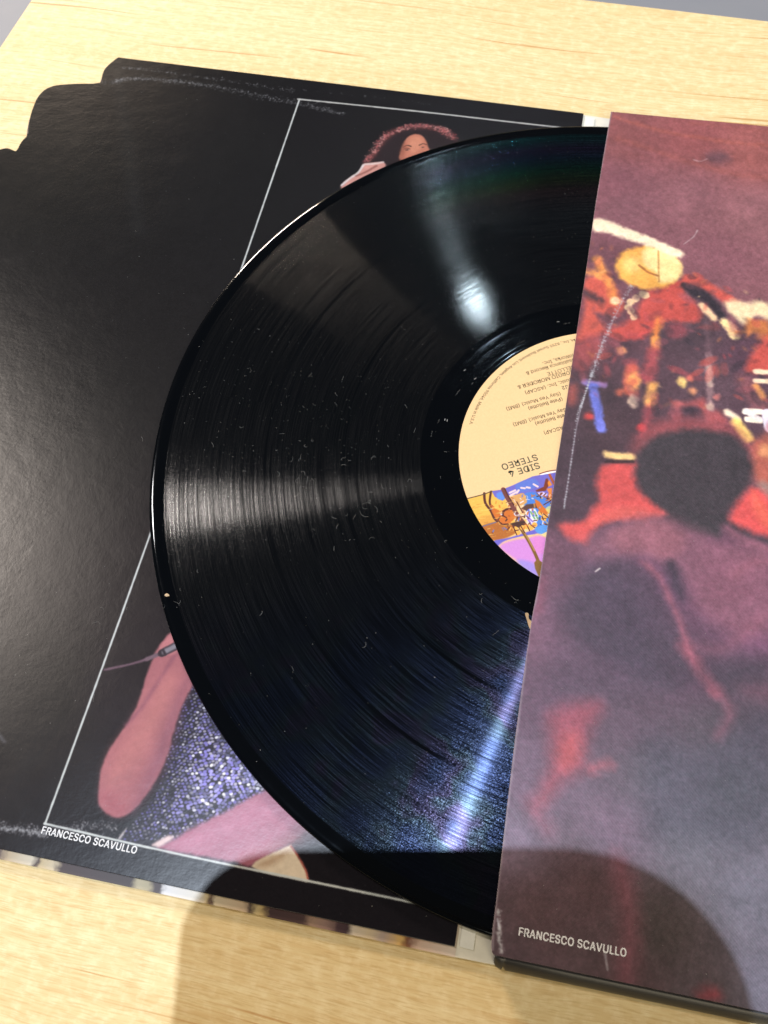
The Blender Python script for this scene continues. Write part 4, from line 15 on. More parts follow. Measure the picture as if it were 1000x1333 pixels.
STRIP = [[-145.24,[58,44,48]],[-136.16,[110,90,84]],[-133.9,[200,180,150]],[-127.14,[225,215,195]],[-125.35,[70,50,50]],[-124.01,[210,190,150]],[-120.43,[220,205,175]],[-118.64,[70,52,54]],[-109.32,[66,52,56]],[-97.87,[60,48,50]],[-96.12,[190,180,150]],[-93.5,[180,170,140]],[-91.76,[70,56,60]],[-89.8,[66,52,56]],[-88.71,[235,235,240]],[-78.32,[235,228,215]],[-76.6,[235,215,170]],[-75.31,[90,60,50]],[-74.24,[225,210,180]],[-66.32,[215,190,160]],[-64.61,[60,40,44]],[-62.91,[210,190,140]],[-61.21,[200,175,120]],[-59.51,[70,48,50]],[-50.01,[80,58,58]],[-47.91,[170,140,120]],[-43.72,[160,130,120]],[-40.58,[80,58,64]],[-38.08,[70,50,56]],[-36.0,[225,210,190]],[-32.27,[225,205,170]],[-28.13,[190,170,160]],[-24.01,[230,190,120]],[-21.55,[120,70,50]],[-18.88,[220,190,170]],[-9.71,[236,220,205]],[0.4,[150,110,100]]]
PAGE_CUT = [[-235.75,255.33],[-234.52,256.39],[-231.98,256.61],[-228.97,255.61],[-228.83,259.52],[-228.37,262.63],[-227.6,264.95],[-229.17,270.41],[-230.44,276.0],[-231.1,281.31],[-231.28,286.31],[-230.18,290.64],[-228.11,293.31],[-224.67,295.05],[-217.86,296.87],[-208.45,298.99],[-208.97,303.51],[-209.06,307.28],[-208.19,310.29],[-207.01,312.88],[-205.75,315.26]]
PAGE_TOP_RIGHT = [-9.07,314.11]
PAGE_BOTTOM = [[-136.43,2.33],[-9.49,2.28]]
CARD_LEFT = [[1.31,312.96],[0.34,265.47],[0.2,235.33],[-0.16,203.19],[-0.43,168.59],[-0.78,137.76],[-1.11,109.39],[-1.76,92.83],[-1.68,58.9],[-0.74,19.51],[-0.54,7.12],[-0.17,3.29],[0.59,2.16]]
CARD_TOP_R = [61.97,314.85]
CARD_BOT_R = [69.41,2.35]
FOLD_BOT = [[0.5,0.87],[70.87,0.1]]
STRIP_BOT = [[-135.63,-0.31],[-9.07,-0.13]]
BOARD_EDGE = [[-257.54,346.51],[-259.95,315.44],[-16.39,385.11],[61.83,383.53]]
LABEL_ANGLE = -2.6358
LABEL_TEXT = [["SIDE 4",-15.39,143.71,2.25,1],["STEREO",-18.01,145.75,2.25,1],["(ASCAP)",-6.3,161.1,1.35,0],["(Pete Bellotte)",-9.58,164.1,1.35,0],["Say Yes Music) (BMI)",-16.72,162.44,1.35,0],["(Pete Bellotte)",-12.56,169.64,1.35,0],["(Say Yes Music) (BMI)",-19.79,168.14,1.35,0],["J2",-2.48,179.87,1.35,1],["Music, Inc. (ASCAP)",-14.48,175.72,1.35,0],["GIORGIO MORODER &",-17.15,177.54,1.45,0],["BELLOTTE",-7.98,184.62,1.45,0],["Casablanca Record &",-15.1,183.66,1.4,0],["FilmWorks, Inc.",-10.08,188.63,1.4,0]]
CREDIT_L = [[-126.68,8.41],[-99.07,8.29]]
CREDIT_R = [[6.15,7.93],[33.68,8.19]]
LINT_SPOTS = [[-84.58,136.08,2.9,3.4,7],[-83.8,143.67,2.3,1.7,3],[-58.78,123.57,3.4,2.9,8],[-65.46,114.01,4.0,2.3,6],[-65.97,139.49,7.1,7.1,5],[-105.37,130.79,17.1,11.4,6],[-76.0,149.64,17.1,14.3,8],[-88.8,88.33,22.9,17.1,7],[-110.97,84.16,2.3,3.4,6],[-91.11,53.49,2.3,2.3,3],[-75.54,47.28,14.3,11.4,5],[-78.69,161.54,4.3,2.3,2],[-57.57,123.79,5.7,8.6,5],[-43.61,129.19,8.6,14.3,5],[-99.77,170.55,17.1,8.6,5],[-12.17,100.19,7.1,5.7,5]]
SHADOW = [[-75.9,-29.25],[-78.08,-16.55],[-79.86,-5.64],[-77.75,0.97],[-74.67,6.7],[-68.77,11.85],[-60.66,15.46],[-46.46,18.85],[-19.95,24.25],[6.46,29.42],[20.71,31.41],[33.1,30.25],[45.54,25.65],[54.86,18.18],[60.43,10.63],[63.59,2.69],[65.1,-3.1]]


# ------------------------------------------------------------------ camera, light, exposure
cam_data = bpy.data.cameras.new("camera"); cam = bpy.data.objects.new("camera", cam_data); sc.collection.objects.link(cam); sc.camera = cam
R3 = Matrix([CAM_ROT[0], CAM_ROT[1], CAM_ROT[2]])
cam.matrix_world = Matrix.Translation(Vector(CAM_LOC) * MM) @ R3.to_4x4()
cam_data.sensor_fit = 'VERTICAL'; cam_data.sensor_height = 24.0; cam_data.sensor_width = 18.0
cam_data.lens = 24.0 * 1281.5 / 1333.0
cam_data.clip_start = 0.01; cam_data.clip_end = 50
cam_data.dof.use_dof = True; cam_data.dof.focus_distance = 0.315; cam_data.dof.aperture_fstop = cam_data.lens / 1.3
world = bpy.data.worlds.new("World"); sc.world = world; world.use_nodes = True
wb = world.node_tree.nodes["Background"]; wb.inputs[0].default_value = (0.92, 0.90, 0.86, 1); wb.inputs[1].default_value = 0.035
sc.view_settings.view_transform = 'Standard'; sc.view_settings.look = 'None'; sc.view_settings.gamma = 1.0
sc.view_settings.exposure = 0.08
sc.cycles.use_adaptive_sampling = False
sc.cycles.sample_clamp_indirect = 4.0
def direction(el, az):
    el, az = math.radians(el), math.radians(az)
    return Vector((math.cos(el) * math.cos(az), math.cos(el) * math.sin(az), math.sin(el)))
AIM = Vector((-0.02, 0.12, 0))
def aim(o, target=AIM):
    o.rotation_euler = (target - o.location).to_track_quat('-Z', 'Y').to_euler()
def spot(name, el, az, dist, power, radius, col, cone):
    d = bpy.data.lights.new(name, 'SPOT'); d.energy = power; d.shadow_soft_size = radius; d.color = col
    d.spot_size = math.radians(cone); d.spot_blend = 0.2
    o = bpy.data.objects.new(name, d); sc.collection.objects.link(o); o.location = Vector((0, .03, 0)) + direction(el, az) * dist; aim(o); return o
def area_light(name, el, az, dist, w, h, radiance, col, seen_from=(-20, 120)):
    d = bpy.data.lights.new(name, 'AREA'); d.shape = 'RECTANGLE'; d.size = w; d.size_y = h; d.color = col
    d.energy = radiance * math.pi * w * h
    o = bpy.data.objects.new(name, d); sc.collection.objects.link(o); o.location = Vector((seen_from[0] * MM, seen_from[1] * MM, 0)) + direction(el, az) * dist; aim(o); return o
SUN_EL, SUN_AZ = 83, -117
spot("sunbeam_lamp", SUN_EL, SUN_AZ, 12.0, 12.0**2 * 4 * math.pi * 2.45, 0.05, (0.88, 1.0, 1.16), 60)
area_light("left_window_light", 46, 155, 2.6, 0.14, 0.42, 160.0, (1.0, 0.88, 0.78), (-125, 112))
area_light("far_window_light", 15, 125.5, 2.6, 0.58, 0.22, 215.0, (1.0, 0.80, 0.62), (-70, 215))
area_light("small_window_light", 51, 95, 2.6, 0.035, 0.035, 160.0, (0.80, 0.95, 1.0), (-36.5, 210.4))
area_light("ambient_fill_light", 38, -60, 3.0, 2.4, 1.8, 4.0, (1.0, 0.87, 0.62))  # unseen area lamp added as warm ambient fill

# ------------------------------------------------------------------ helpers
def link(o, parent=None):
    sc.collection.objects.link(o)
    if parent: o.parent = parent
    return o
def thing(name, label, cat, loc=(0, 0, 0), group=None):
    o = bpy.data.objects.new(name, None); o.empty_display_size = 0.02; o.location = Vector(loc) * MM
    o["label"] = label; o["category"] = cat
    if group: o["group"] = group
    return link(o)
def tag(o, label, cat, group=None):
    o["label"] = label; o["category"] = cat
    if group: o["group"] = group
    return o
def mesh_obj(name, verts, faces, mat, parent=None, uvs=None, smooth=False, origin=(0, 0, 0)):
    """verts in mm in place; origin = the parent's base in mm"""
    me = bpy.data.meshes.new(name)
    me.from_pydata([((v[0] - origin[0]) * MM, (v[1] - origin[1]) * MM, (v[2] - origin[2]) * MM) for v in verts], [], faces)
    me.materials.append(mat)
    if uvs is not None:
        uv = me.uv_layers.new(name="UVMap")
        for lp in me.loops: uv.data[lp.index].uv = uvs[lp.vertex_index]
    if smooth:
        for p in me.polygons: p.use_smooth = True
    me.validate(); me.update()
    return link(bpy.data.objects.new(name, me), parent)
def slab(name, outline, z0, z1, mat, parent=None, uvbox=None, bevel=0.0, origin=(0, 0, 0), lift=None):
    """a sheet of card with real thickness from a closed outline; lift(x, y) raises it"""
    bm = bmesh.new()
    pts = [Vector((x, y, 0)) for x, y in outline]
    area = sum(pts[i].x * pts[(i + 1) % len(pts)].y - pts[(i + 1) % len(pts)].x * pts[i].y for i in range(len(pts)))
    if area < 0: pts.reverse()
    top = [bm.verts.new((p.x, p.y, z1)) for p in pts]; bot = [bm.verts.new((p.x, p.y, z0)) for p in pts]
    n = len(pts)
    bm.faces.new(top); bm.faces.new(list(reversed(bot)))
    for i in range(n): bm.faces.new((bot[i], bot[(i + 1) % n], top[(i + 1) % n], top[i]))
    if bevel:
        e = [e for e in bm.edges if all(v.co.z == z1 for v in e.verts)]
        bmesh.ops.bevel(bm, geom=e, offset=bevel, segments=2, affect='EDGES', profile=0.5)
    bm.normal_update()
    if lift:
        for v in bm.verts: v.co.z += lift(v.co.x, v.co.y)
    me = bpy.data.meshes.new(name); bm.to_mesh(me); bm.free()
    if uvbox:
        uv = me.uv_layers.new(name="UVMap"); x0, y0, x1, y1 = uvbox
        for lp in me.loops:
            c = me.vertices[lp.vertex_index].co; uv.data[lp.index].uv = ((c.x - x0) / (x1 - x0), (c.y - y0) / (y1 - y0))
    for v in me.vertices: v.co = Vector((v.co.x - origin[0], v.co.y - origin[1], v.co.z - origin[2])) * MM
    me.materials.append(mat); me.update()
    return link(bpy.data.objects.new(name, me), parent)
def smoothline(pts, n=6, closed=False):
    out = []; m = len(pts)
    rng = range(m if closed else m - 1)
    for i in rng:
        g = lambda k: np.array(pts[k % m] if closed else pts[min(max(k, 0), m - 1)], float)
        a, b, c, d = g(i - 1), g(i), g(i + 1), g(i + 2)
        for j in range(n):
            t = j / n
            out.append(tuple(.5 * ((2 * b) + (c - a) * t + (2 * a - 5 * b + 4 * c - d) * t * t + (3 * b - a - 3 * c + d) * t ** 3)))
    if not closed: out.append(tuple(pts[-1]))
    return out
# node helpers
class NT:
    def __init__(s, name):
        s.m = bpy.data.materials.new(name); s.m.use_nodes = True; s.t = s.m.node_tree; s.b = s.t.nodes["Principled BSDF"]
    def n(s, kind, **kw):
        nd = s.t.nodes.new(kind)
        for k, v in kw.items(): setattr(nd, k, v)
        return nd
    def l(s, a, b): s.t.links.new(a, b)
    def set(s, nd, i, v):
        if hasattr(v, 'is_linked') or isinstance(v, bpy.types.NodeSocket): s.l(v, nd.inputs[i])
        else: nd.inputs[i].default_value = v
    def math(s, op, a, b=None, c=None, clamp=False):
        nd = s.n('ShaderNodeMath', operation=op, use_clamp=clamp); s.set(nd, 0, a)
        if b is not None: s.set(nd, 1, b)
        if c is not None: s.set(nd, 2, c)
        return nd.outputs[0]
    def vec(s, op, a, b=None, scale=None):
        nd = s.n('ShaderNodeVectorMath', operation=op); s.set(nd, 0, a)
        if b is not None: s.set(nd, 1, b)
        if scale is not None: s.set(nd, 3, scale)
        return nd.outputs[1] if op in ('LENGTH', 'DOT_PRODUCT') else nd.outputs[0]
    def noise(s, vec, scale, detail=2, rough=.5, dim='3D'):
        nd = s.n('ShaderNodeTexNoise', noise_dimensions=dim)
        if dim == '1D': s.set(nd, 'W', vec)
        else: s.set(nd, 'Vector', vec)
        nd.inputs['Scale'].default_value = scale; nd.inputs['Detail'].default_value = detail; nd.inputs['Roughness'].default_value = rough
        return nd.outputs[0]
    def ramp(s, f, stops):
        nd = s.n('ShaderNodeValToRGB'); s.l(f, nd.inputs[0]); e = nd.color_ramp.elements
        while len(e) < len(stops): e.new(.5)
        for k, (p, c) in enumerate(stops): e[k].position = p; e[k].color = (*c, 1) if len(c) == 3 else c
        return nd.outputs[0]
    def mix(s, f, a, b, blend='MIX'):
        nd = s.n('ShaderNodeMix', data_type='RGBA', blend_type=blend); s.set(nd, 0, f)
        for i, v in ((6, a), (7, b)):
            if isinstance(v, tuple): nd.inputs[i].default_value = (*v, 1) if len(v) == 3 else v
            else: s.l(v, nd.inputs[i])
        return nd.outputs[2]
    def bump(s, h, strength, dist, normal=None):
        nd = s.n('ShaderNodeBump'); s.l(h, nd.inputs['Height']); nd.inputs['Strength'].default_value = strength; nd.inputs['Distance'].default_value = dist
        if normal is not None: s.l(normal, nd.inputs['Normal'])
        return nd.outputs[0]
    def pos(s): return s.n('ShaderNodeTexCoord').outputs['Object']
    def maprange(s, v, a, b, c, d):
        nd = s.n('ShaderNodeMapRange'); s.set(nd, 0, v)
        for i, x in enumerate((a, b, c, d)): nd.inputs[i + 1].default_value = x
        return nd.outputs[0]
def srgb(c): return tuple((x / 255 / 12.92) if x / 255 <= .04045 else ((x / 255 + .055) / 1.055) ** 2.4 for x in c)
def plain(name, col, rough, spec=.5):
    t = NT(name); t.b.inputs['Base Color'].default_value = (*col, 1); t.b.inputs['Roughness'].default_value = rough
    t.b.inputs['Specular IOR Level'].default_value = spec; return t.m

# ------------------------------------------------------------------ the flat printed pictures, drawn shape by shape
rng = np.random.default_rng(7)
def lin(a): a = np.asarray(a, float) / 255; return np.where(a <= .04045, a / 12.92, ((a + .055) / 1.055) ** 2.4)
def vnoise(h, w, cell):
    gh, gw = int(h / cell) + 3, int(w / cell) + 3; g = rng.random((gh, gw))
    y, x = np.arange(h) / cell, np.arange(w) / cell; yi, xi = y.astype(int), x.astype(int); fy, fx = (y - yi)[:, None], (x - xi)[None]
    fy, fx = fy * fy * (3 - 2 * fy), fx * fx * (3 - 2 * fx)
    return ((g[yi][:, xi] * (1 - fx) + g[yi][:, xi + 1] * fx) * (1 - fy) + (g[yi + 1][:, xi] * (1 - fx) + g[yi + 1][:, xi + 1] * fx) * fy)
class Print:
    """a print covering box (x0, y0, x1, y1) mm at res px/mm, rows bottom-up, values in display space 0..255"""
    def __init__(s, box, res):
        s.x0, s.y0, s.x1, s.y1 = box; s.res = res; s.w, s.h = int((s.x1 - s.x0) * res), int((s.y1 - s.y0) * res)
        s.img = np.zeros((s.h, s.w, 3))
        s.wobx = None
    def fill(s, ctrl, power=3.2):
        X, Y = np.meshgrid(s.x0 + (np.arange(0, s.w, 8) + .5) / s.res, s.y0 + (np.arange(0, s.h, 8) + .5) / s.res)
        num = np.zeros(X.shape + (3,)); den = np.zeros(X.shape)
        for x, y, c in ctrl:
            w = 1 / ((X - x) ** 2 + (Y - y) ** 2 + 25) ** (power / 2); num += w[..., None] * np.array(c, float); den += w
        g = num / den[..., None]
        yi = np.clip(np.arange(s.h) / 8, 0, g.shape[0] - 1.001); xi = np.clip(np.arange(s.w) / 8, 0, g.shape[1] - 1.001)
        a, b = yi.astype(int), xi.astype(int); fy, fx = (yi - a)[:, None, None], (xi - b)[None, :, None]
        s.img[:] = (g[a][:, b] * (1 - fx) + g[a][:, b + 1] * fx) * (1 - fy) + (g[a + 1][:, b] * (1 - fx) + g[a + 1][:, b + 1] * fx) * fy
    def window(s, pts, pad):
        xs, ys = [p[0] for p in pts], [p[1] for p in pts]
        i0 = max(0, int((min(xs) - pad - s.x0) * s.res)); i1 = min(s.w, int((max(xs) + pad - s.x0) * s.res) + 1)
        j0 = max(0, int((min(ys) - pad - s.y0) * s.res)); j1 = min(s.h, int((max(ys) + pad - s.y0) * s.res) + 1)
        if i0 >= i1 or j0 >= j1: return None
        X, Y = np.meshgrid(s.x0 + (np.arange(i0, i1) + .5) / s.res, s.y0 + (np.arange(j0, j1) + .5) / s.res)
        return (slice(j0, j1), slice(i0, i1)), X, Y
    def sdf(s, pts, X, Y, closed=True):
        d = np.full(X.shape, 1e9); ins = np.zeros(X.shape, bool); n = len(pts)
        for i in range(n if closed else n - 1):
            (ax, ay), (bx, by) = pts[i], pts[(i + 1) % n]; ex, ey = bx - ax, by - ay; L = ex * ex + ey * ey + 1e-12
            t = np.clip(((X - ax) * ex + (Y - ay) * ey) / L, 0, 1); d = np.minimum(d, (X - ax - t * ex) ** 2 + (Y - ay - t * ey) ** 2)
            if closed and ay != by: ins ^= ((ay > Y) != (by > Y)) & (X < (bx - ax) * (Y - ay) / (by - ay) + ax)
        d = np.sqrt(d); return np.where(ins, -d, d)
    def comp(s, sl, m, col): s.img[sl] = s.img[sl] * (1 - m[..., None]) + np.array(col, float) * m[..., None]
    def mask(s, d, blur): b = max(blur, .6 / s.res); return np.clip(.5 - d / (2 * b), 0, 1) ** 2 * (3 - 2 * np.clip(.5 - d / (2 * b), 0, 1))
    def draw(s, arts, wob=0.0):
        for a in arts:
            k = a[0]
            if k == 'p':
                pts = smoothline(a[4], 4, True) if a[2] > .25 else a[4]; r = s.window(pts, a[2] + 1)
                if r: s.comp(r[0], s.mask(s.sdf(pts, r[1], r[2]) + s.wob(r, wob * min(1, a[2])), a[2]) * a[3], a[1])
            elif k == 'l':
                pts = smoothline(a[5], 4) if len(a[5]) > 2 else a[5]; r = s.window(pts, a[4] + a[2] + 1)
                if r: s.comp(r[0], s.mask(s.sdf(pts, r[1], r[2], False) - a[4] / 2 + s.wob(r, wob * min(1, a[2])), a[2]) * a[3], a[1])
            elif k == 'scuff': s.scuff(*a[1:])
            elif k == 'fleck':
                P = smoothline(a[1], 8)
                for q in range(a[3]):
                    b = P[rng.integers(len(P))]; z = rng.uniform(150, 225); s.dot(b[0] + rng.normal(0, a[2] / 4), b[1] + rng.normal(0, a[2] / 4), rng.uniform(.07, .2), rng.uniform(.06, .12), rng.uniform(.8, 2.2), (z, z, z + 8), rng.uniform(.2, .8), .08)
            elif k == 'lump':
                P = smoothline(a[1], 8)
                for q in range(a[3]):
                    b = P[rng.integers(len(P))]; z = rng.uniform(110, 225); f = rng.uniform(.4, 1)
                    s.dot(b[0] + rng.normal(0, .8), b[1] + rng.normal(0, a[2] / 4.2), rng.uniform(.4, 1.5) * f, rng.uniform(.25, .75) * f, rng.uniform(-.9, .2), (z, z + 1, z + 6), rng.uniform(.15, .8), .4)
            elif k == 'seq': s.sequins(a[1])
            elif k == 'curl': s.curls(a[1])
    def wob(s, r, amp):
        if amp <= 0: return 0
        if s.wobx is None: s.wobx = vnoise(s.h, s.w, 2.2 * s.res) * .6 + vnoise(s.h, s.w, .9 * s.res) * .4 - .5
        return s.wobx[r[0]] * amp * 2
    def dot(s, x, y, rx, ry, ang, col, a, blur=.08):
        r = s.window([(x, y)], max(rx, ry) + .5)
        if r is None: return
        c, q = math.cos(ang), math.sin(ang); u = (r[1] - x) * c + (r[2] - y) * q; v = -(r[1] - x) * q + (r[2] - y) * c
        d = (np.sqrt((u / rx) ** 2 + (v / ry) ** 2) - 1) * min(rx, ry); s.comp(r[0], s.mask(d, blur) * a, col)
    def scuff(s, pts, width, n):
        P = smoothline(pts, 8)
        for k in range(n * 3):
            b = P[rng.integers(len(P))]; g = rng.normal(0, width / 4.5, 2) * (1, 1); g[0] *= 1.6
            z = rng.random(); s.dot(b[0] + g[0], b[1] + g[1], rng.uniform(.10, .42), rng.uniform(.07, .22), rng.uniform(0, 3), (150 + 60 * z, 153 + 60 * z, 160 + 62 * z), rng.uniform(.08, .5), .12)
    def sequins(s, poly):
        xs, ys = [p[0] for p in poly], [p[1] for p in poly]; step = 1.12
        x0, x1 = min(xs), max(xs); row = 0; y = min(ys)
        clump = rng.random((40, 40))
        while y < max(ys):
            x = x0 + (row % 2) * step / 2
            while x < x1:
                px, py = x + rng.normal(0, .14), y + (x - x0) * .18 + rng.normal(0, .11) + .5 * math.sin(x * .5)
                edge = -s.sdf(poly, np.array([[px]]), np.array([[py]]))[0, 0]
                if edge > 0 and rng.random() < .93:
                    cl = clump[int(py / 5) % 40, int((px + 200) / 5) % 40] * .5 + .5 * clump[int(py / 2.2) % 40, int((px + 200) / 2.2) % 40]
                    lum = (.72 + .62 * min(1, edge / 14)) * (.80 + .42 * cl); big = .62 + .38 * min(1, edge / 11)
                    c = np.array([(118, 112, 186), (140, 136, 200), (98, 98, 140), (150, 148, 170), (216, 218, 240), (88, 84, 120)][rng.choice(6, p=[.25, .27, .14, .19, .07, .08])], float) * lum
                    s.dot(px, py, rng.uniform(.46, .66) * big, rng.uniform(.36, .50) * big, rng.uniform(-.2, .9), c, .95, .12)
                    if rng.random() < .14: s.dot(px + rng.normal(0, .12), py + .1, .14, .1, 0, (205, 208, 232), .8, .1)
                x += step
            y += step * .80; row += 1
    def curls(s, pts):
        P = smoothline(pts, 12)
        for k in range(420):
            b = P[rng.integers(len(P))]; z = rng.random()
            s.dot(b[0] + rng.normal(0, .8), b[1] + rng.normal(-.3, .8), rng.uniform(.25, .7), rng.uniform(.15, .35), rng.uniform(0, 3), [(176, 96, 100), (206, 128, 126), (120, 66, 72), (60, 44, 50), (216, 170, 166)][rng.integers(5)], .6, .2)
    def image(s, name, albedo):
        px = np.ones((s.h, s.w, 4), np.float32); v = np.clip(lin(np.clip(s.img, 0, 255)) * albedo, 0, 1)
        px[..., :3] = np.where(v <= .0031308, v * 12.92, 1.055 * v ** (1 / 2.4) - .055)
        im = bpy.data.images.new(name, s.w, s.h); im.colorspace_settings.name = 'sRGB'
        im.pixels.foreach_set(px.ravel()); im.update(); im.pack(); return im
def paper_mottle(s, amp):
    g = (vnoise(s.h, s.w, .5 * s.res) - .5) * .7 + (vnoise(s.h, s.w, 1.6 * s.res) - .5) + (vnoise(s.h, s.w, 6 * s.res) - .5) * .9
    s.img *= (1 + amp * g)[..., None]; s.img += rng.normal(0, 2.2, (s.h, s.w, 1))
def specks(s, n, lo=120, hi=220, amax=.8):
    for k in range(n): z = rng.uniform(lo, hi); s.dot(rng.uniform(s.x0, s.x1), rng.uniform(s.y0, s.y1), rng.uniform(.06, .17), rng.uniform(.05, .1), rng.uniform(0, 3), (z, z, z + 5), rng.uniform(.15, amax), .07)
def print_material(name, im, rough, spec, weave=0.0, relief=0.0, satin=False):
    t = NT(name); tx = t.n('ShaderNodeTexImage', image=im, extension='EXTEND', interpolation='Cubic'); t.l(tx.outputs[0], t.b.inputs['Base Color'])
    p = t.pos(); h = t.math('ADD', t.noise(p, 900, 3, .6), t.math('MULTIPLY', t.noise(p, 160, 3, .55), 3.0))
    if weave:
        sep = t.n('ShaderNodeSeparateXYZ'); t.l(p, sep.inputs[0])
        wx = t.math('SINE', t.math('MULTIPLY', sep.outputs[0], 2 * math.pi / .0009)); wy = t.math('SINE', t.math('MULTIPLY', sep.outputs[1], 2 * math.pi / .0009))
        h = t.math('ADD', h, t.math('MULTIPLY', t.math('MULTIPLY', wx, wy), weave * .12))
    nrm = t.bump(h, 1.0, relief); t.l(nrm, t.b.inputs['Normal'])
    if satin:
        t.b.inputs['Specular IOR Level'].default_value = 0.0
        g = t.n('ShaderNodeBsdfAnisotropic', distribution='BECKMANN'); t.set(g, 'Roughness', t.maprange(t.noise(p, 60, 4, .6), .3, .7, rough - .004, rough + .005)); t.l(nrm, g.inputs['Normal']); v = spec * .08; g.inputs['Color'].default_value = (v, v, v, 1)
        ad = t.n('ShaderNodeAddShader'); t.l(t.b.outputs[0], ad.inputs[0]); t.l(g.outputs[0], ad.inputs[1]); t.l(ad.outputs[0], t.t.nodes['Material Output'].inputs['Surface'])
    else:
        t.b.inputs['Specular IOR Level'].default_value = spec; t.l(t.maprange(t.noise(p, 60, 4, .6), .3, .7, rough - .012, rough + .015), t.b.inputs['Roughness'])
    return t.m
right_print = Print((-4, -3, 146, 321), 4.5); right_print.fill(RIGHT_BG);  # background colours also hold gloss haze and phone shade at the foot
for a in RIGHT_ART:
    if a[0] in ('p', 'l') and a[2] > .45: a[2] *= 1.55
def stage_clutter(s):
    pal = [(196, 84, 76), (176, 76, 84), (60, 48, 58), (52, 44, 54), (214, 130, 84), (150, 84, 96), (236, 196, 150), (110, 74, 84)]
    for k in range(330):
        x, y = rng.uniform(-3, 75), rng.uniform(176, 248); q = rng.random()
        if y > 232 - .25 * x + 14: continue
        c = pal[rng.choice(8, p=[.2, .16, .2, .14, .08, .1, .03, .09])]; big = rng.uniform(.5, 2.6) if c[0] < 200 else rng.uniform(.4, .9)
        s.dot(x, y, big * rng.uniform(.8, 1.6), big * .6, rng.uniform(0, 3), c, rng.uniform(.12, .5), rng.uniform(.3, .9))
_cut = next(i for i, a in enumerate(RIGHT_ART) if a[0] == 'p' and a[1] == [168, 82, 88])
right_print.draw(RIGHT_ART[:_cut], .7); stage_clutter(right_print); right_print.draw(RIGHT_ART[_cut:], .7)
right_print.img += (vnoise(right_print.h, right_print.w, .35 * right_print.res) - .5)[..., None] * 9; right_print.img += (vnoise(right_print.h, right_print.w, .7 * right_print.res)[..., None] - .5) * np.array([10, 6, 8])
pass; paper_mottle(right_print, .12); specks(right_print, 420, amax=.45)
right_img = right_print.image("stage_photo_print", .80)
LEFT_BG = [[x, y, [v * k for v, k in zip(c, (.86, .80, .76))]] for x, y, c in LEFT_BG]
left_print = Print((-160, -3, -4, 321), 5.0); left_print.fill(LEFT_BG); left_print.draw(LEFT_ART, .4); paper_mottle(left_print, .05); specks(left_print, 260, amax=.5)
left_img = left_print.image("studio_photo_print", .62)
plain_print = Print((-330, -3, -160, 321), 4.0); plain_print.fill(LEFT_BG); plain_print.draw([a for a in LEFT_ART if a[0] == 'scuff' or (a[0] == 'l' and a[4] > 4)]); paper_mottle(plain_print, .05); specks(plain_print, 260, amax=.5)
label_print = Print((-52, -52, 52, 52), 12); label_print.img[:] = (238, 202, 150)
cx, cy = REC_CENTRE
def shift(arts):
    out = []
    for a in arts:
        b = list(a); b[-1] = [[x - cx, y - cy] for x, y in a[-1]]; out.append(b)
    return out
label_print.draw(shift(LABEL_ART)); label_print.img += (vnoise(label_print.h, label_print.w, 4)[..., None] - .5) * 7
label_img = label_print.image("label_picture_print", .80)

# ------------------------------------------------------------------ materials
def wood_material():
    t = NT("pale_pine"); p = t.pos()
    mp = t.n('ShaderNodeMapping'); t.l(p, mp.inputs[0]); mp.inputs['Rotation'].default_value = (0, 0, math.radians(.6)); mp.inputs['Scale'].default_value = (1, 1, 1)
    wob = t.noise(p, 5, 2); 
    sep = t.n('ShaderNodeSeparateXYZ'); t.l(mp.outputs[0], sep.inputs[0])
    y = t.math('ADD', sep.outputs[1], t.math('MULTIPLY', wob, .02))
    def streak(sx, sy, detail=3, rough=.6):
        c = t.n('ShaderNodeCombineXYZ'); t.l(t.math('MULTIPLY', sep.outputs[0], sx), c.inputs[0]); t.l(t.math('MULTIPLY', y, sy), c.inputs[1]); t.l(sep.outputs[2], c.inputs[2])
        return t.noise(c.outputs[0], 1.0, detail, rough)
    broad = streak(3.5, 60, 3); fine = streak(38, 850, 3, .65); fleck = streak(150, 2300, 2, .6); lines = streak(5.0, 330, 2, .5); mott = t.noise(p, 260, 3, .6)
    c = t.ramp(broad, [(.3, (.635, .51, .27)), (.5, (.675, .548, .305)), (.7, (.71, .59, .35))])
    c = t.mix(t.maprange(fine, .38, .62, .0, .50), c, (.56, .385, .175))
    c = t.mix(t.maprange(mott, .45, .7, 0, .45), c, (.80, .70, .46))
    c = t.mix(t.maprange(fleck, .50, .68, 0, .60), c, (.48, .33, .14))
    c = t.mix(t.maprange(lines, .58, .72, 0, .28), c, (.50, .31, .12))
    c = t.mix(t.maprange(streak(7, 420, 2), .655, .70, 0, .75), c, (.42, .21, .06))
    t.l(c, t.b.inputs['Base Color']); t.b.inputs['Roughness'].default_value = .62; t.b.inputs['Specular IOR Level'].default_value = .28
    h = t.math('ADD', fine, t.math('MULTIPLY', fleck, .6)); t.l(t.bump(h, .35, .00012), t.b.inputs['Normal']); return t.m
M_WOOD = wood_material()
def floor_material():
    t = NT("grey_floor"); p = t.pos(); t.l(t.ramp(t.noise(p, 3, 5, .6), [(.3, (.155, .175, .21)), (.7, (.19, .205, .235))]), t.b.inputs['Base Color']); t.b.inputs['Roughness'].default_value = .8; return t.m
M_FLOOR = floor_material()
M_RIGHT = print_material("stage_photo_card", right_img, .46, .45, weave=1.2, relief=.00004)
M_LEFT = print_material("studio_photo_card", left_img, .315, .62, relief=.000015, satin=True)
plain_img = plain_print.image("black_border_print", .62)
M_LEFT2 = print_material("black_border_card", plain_img, .315, .62, relief=.000022, satin=True)
M_LABEL = print_material("label_paper", label_img, .6, .25, relief=.000015)
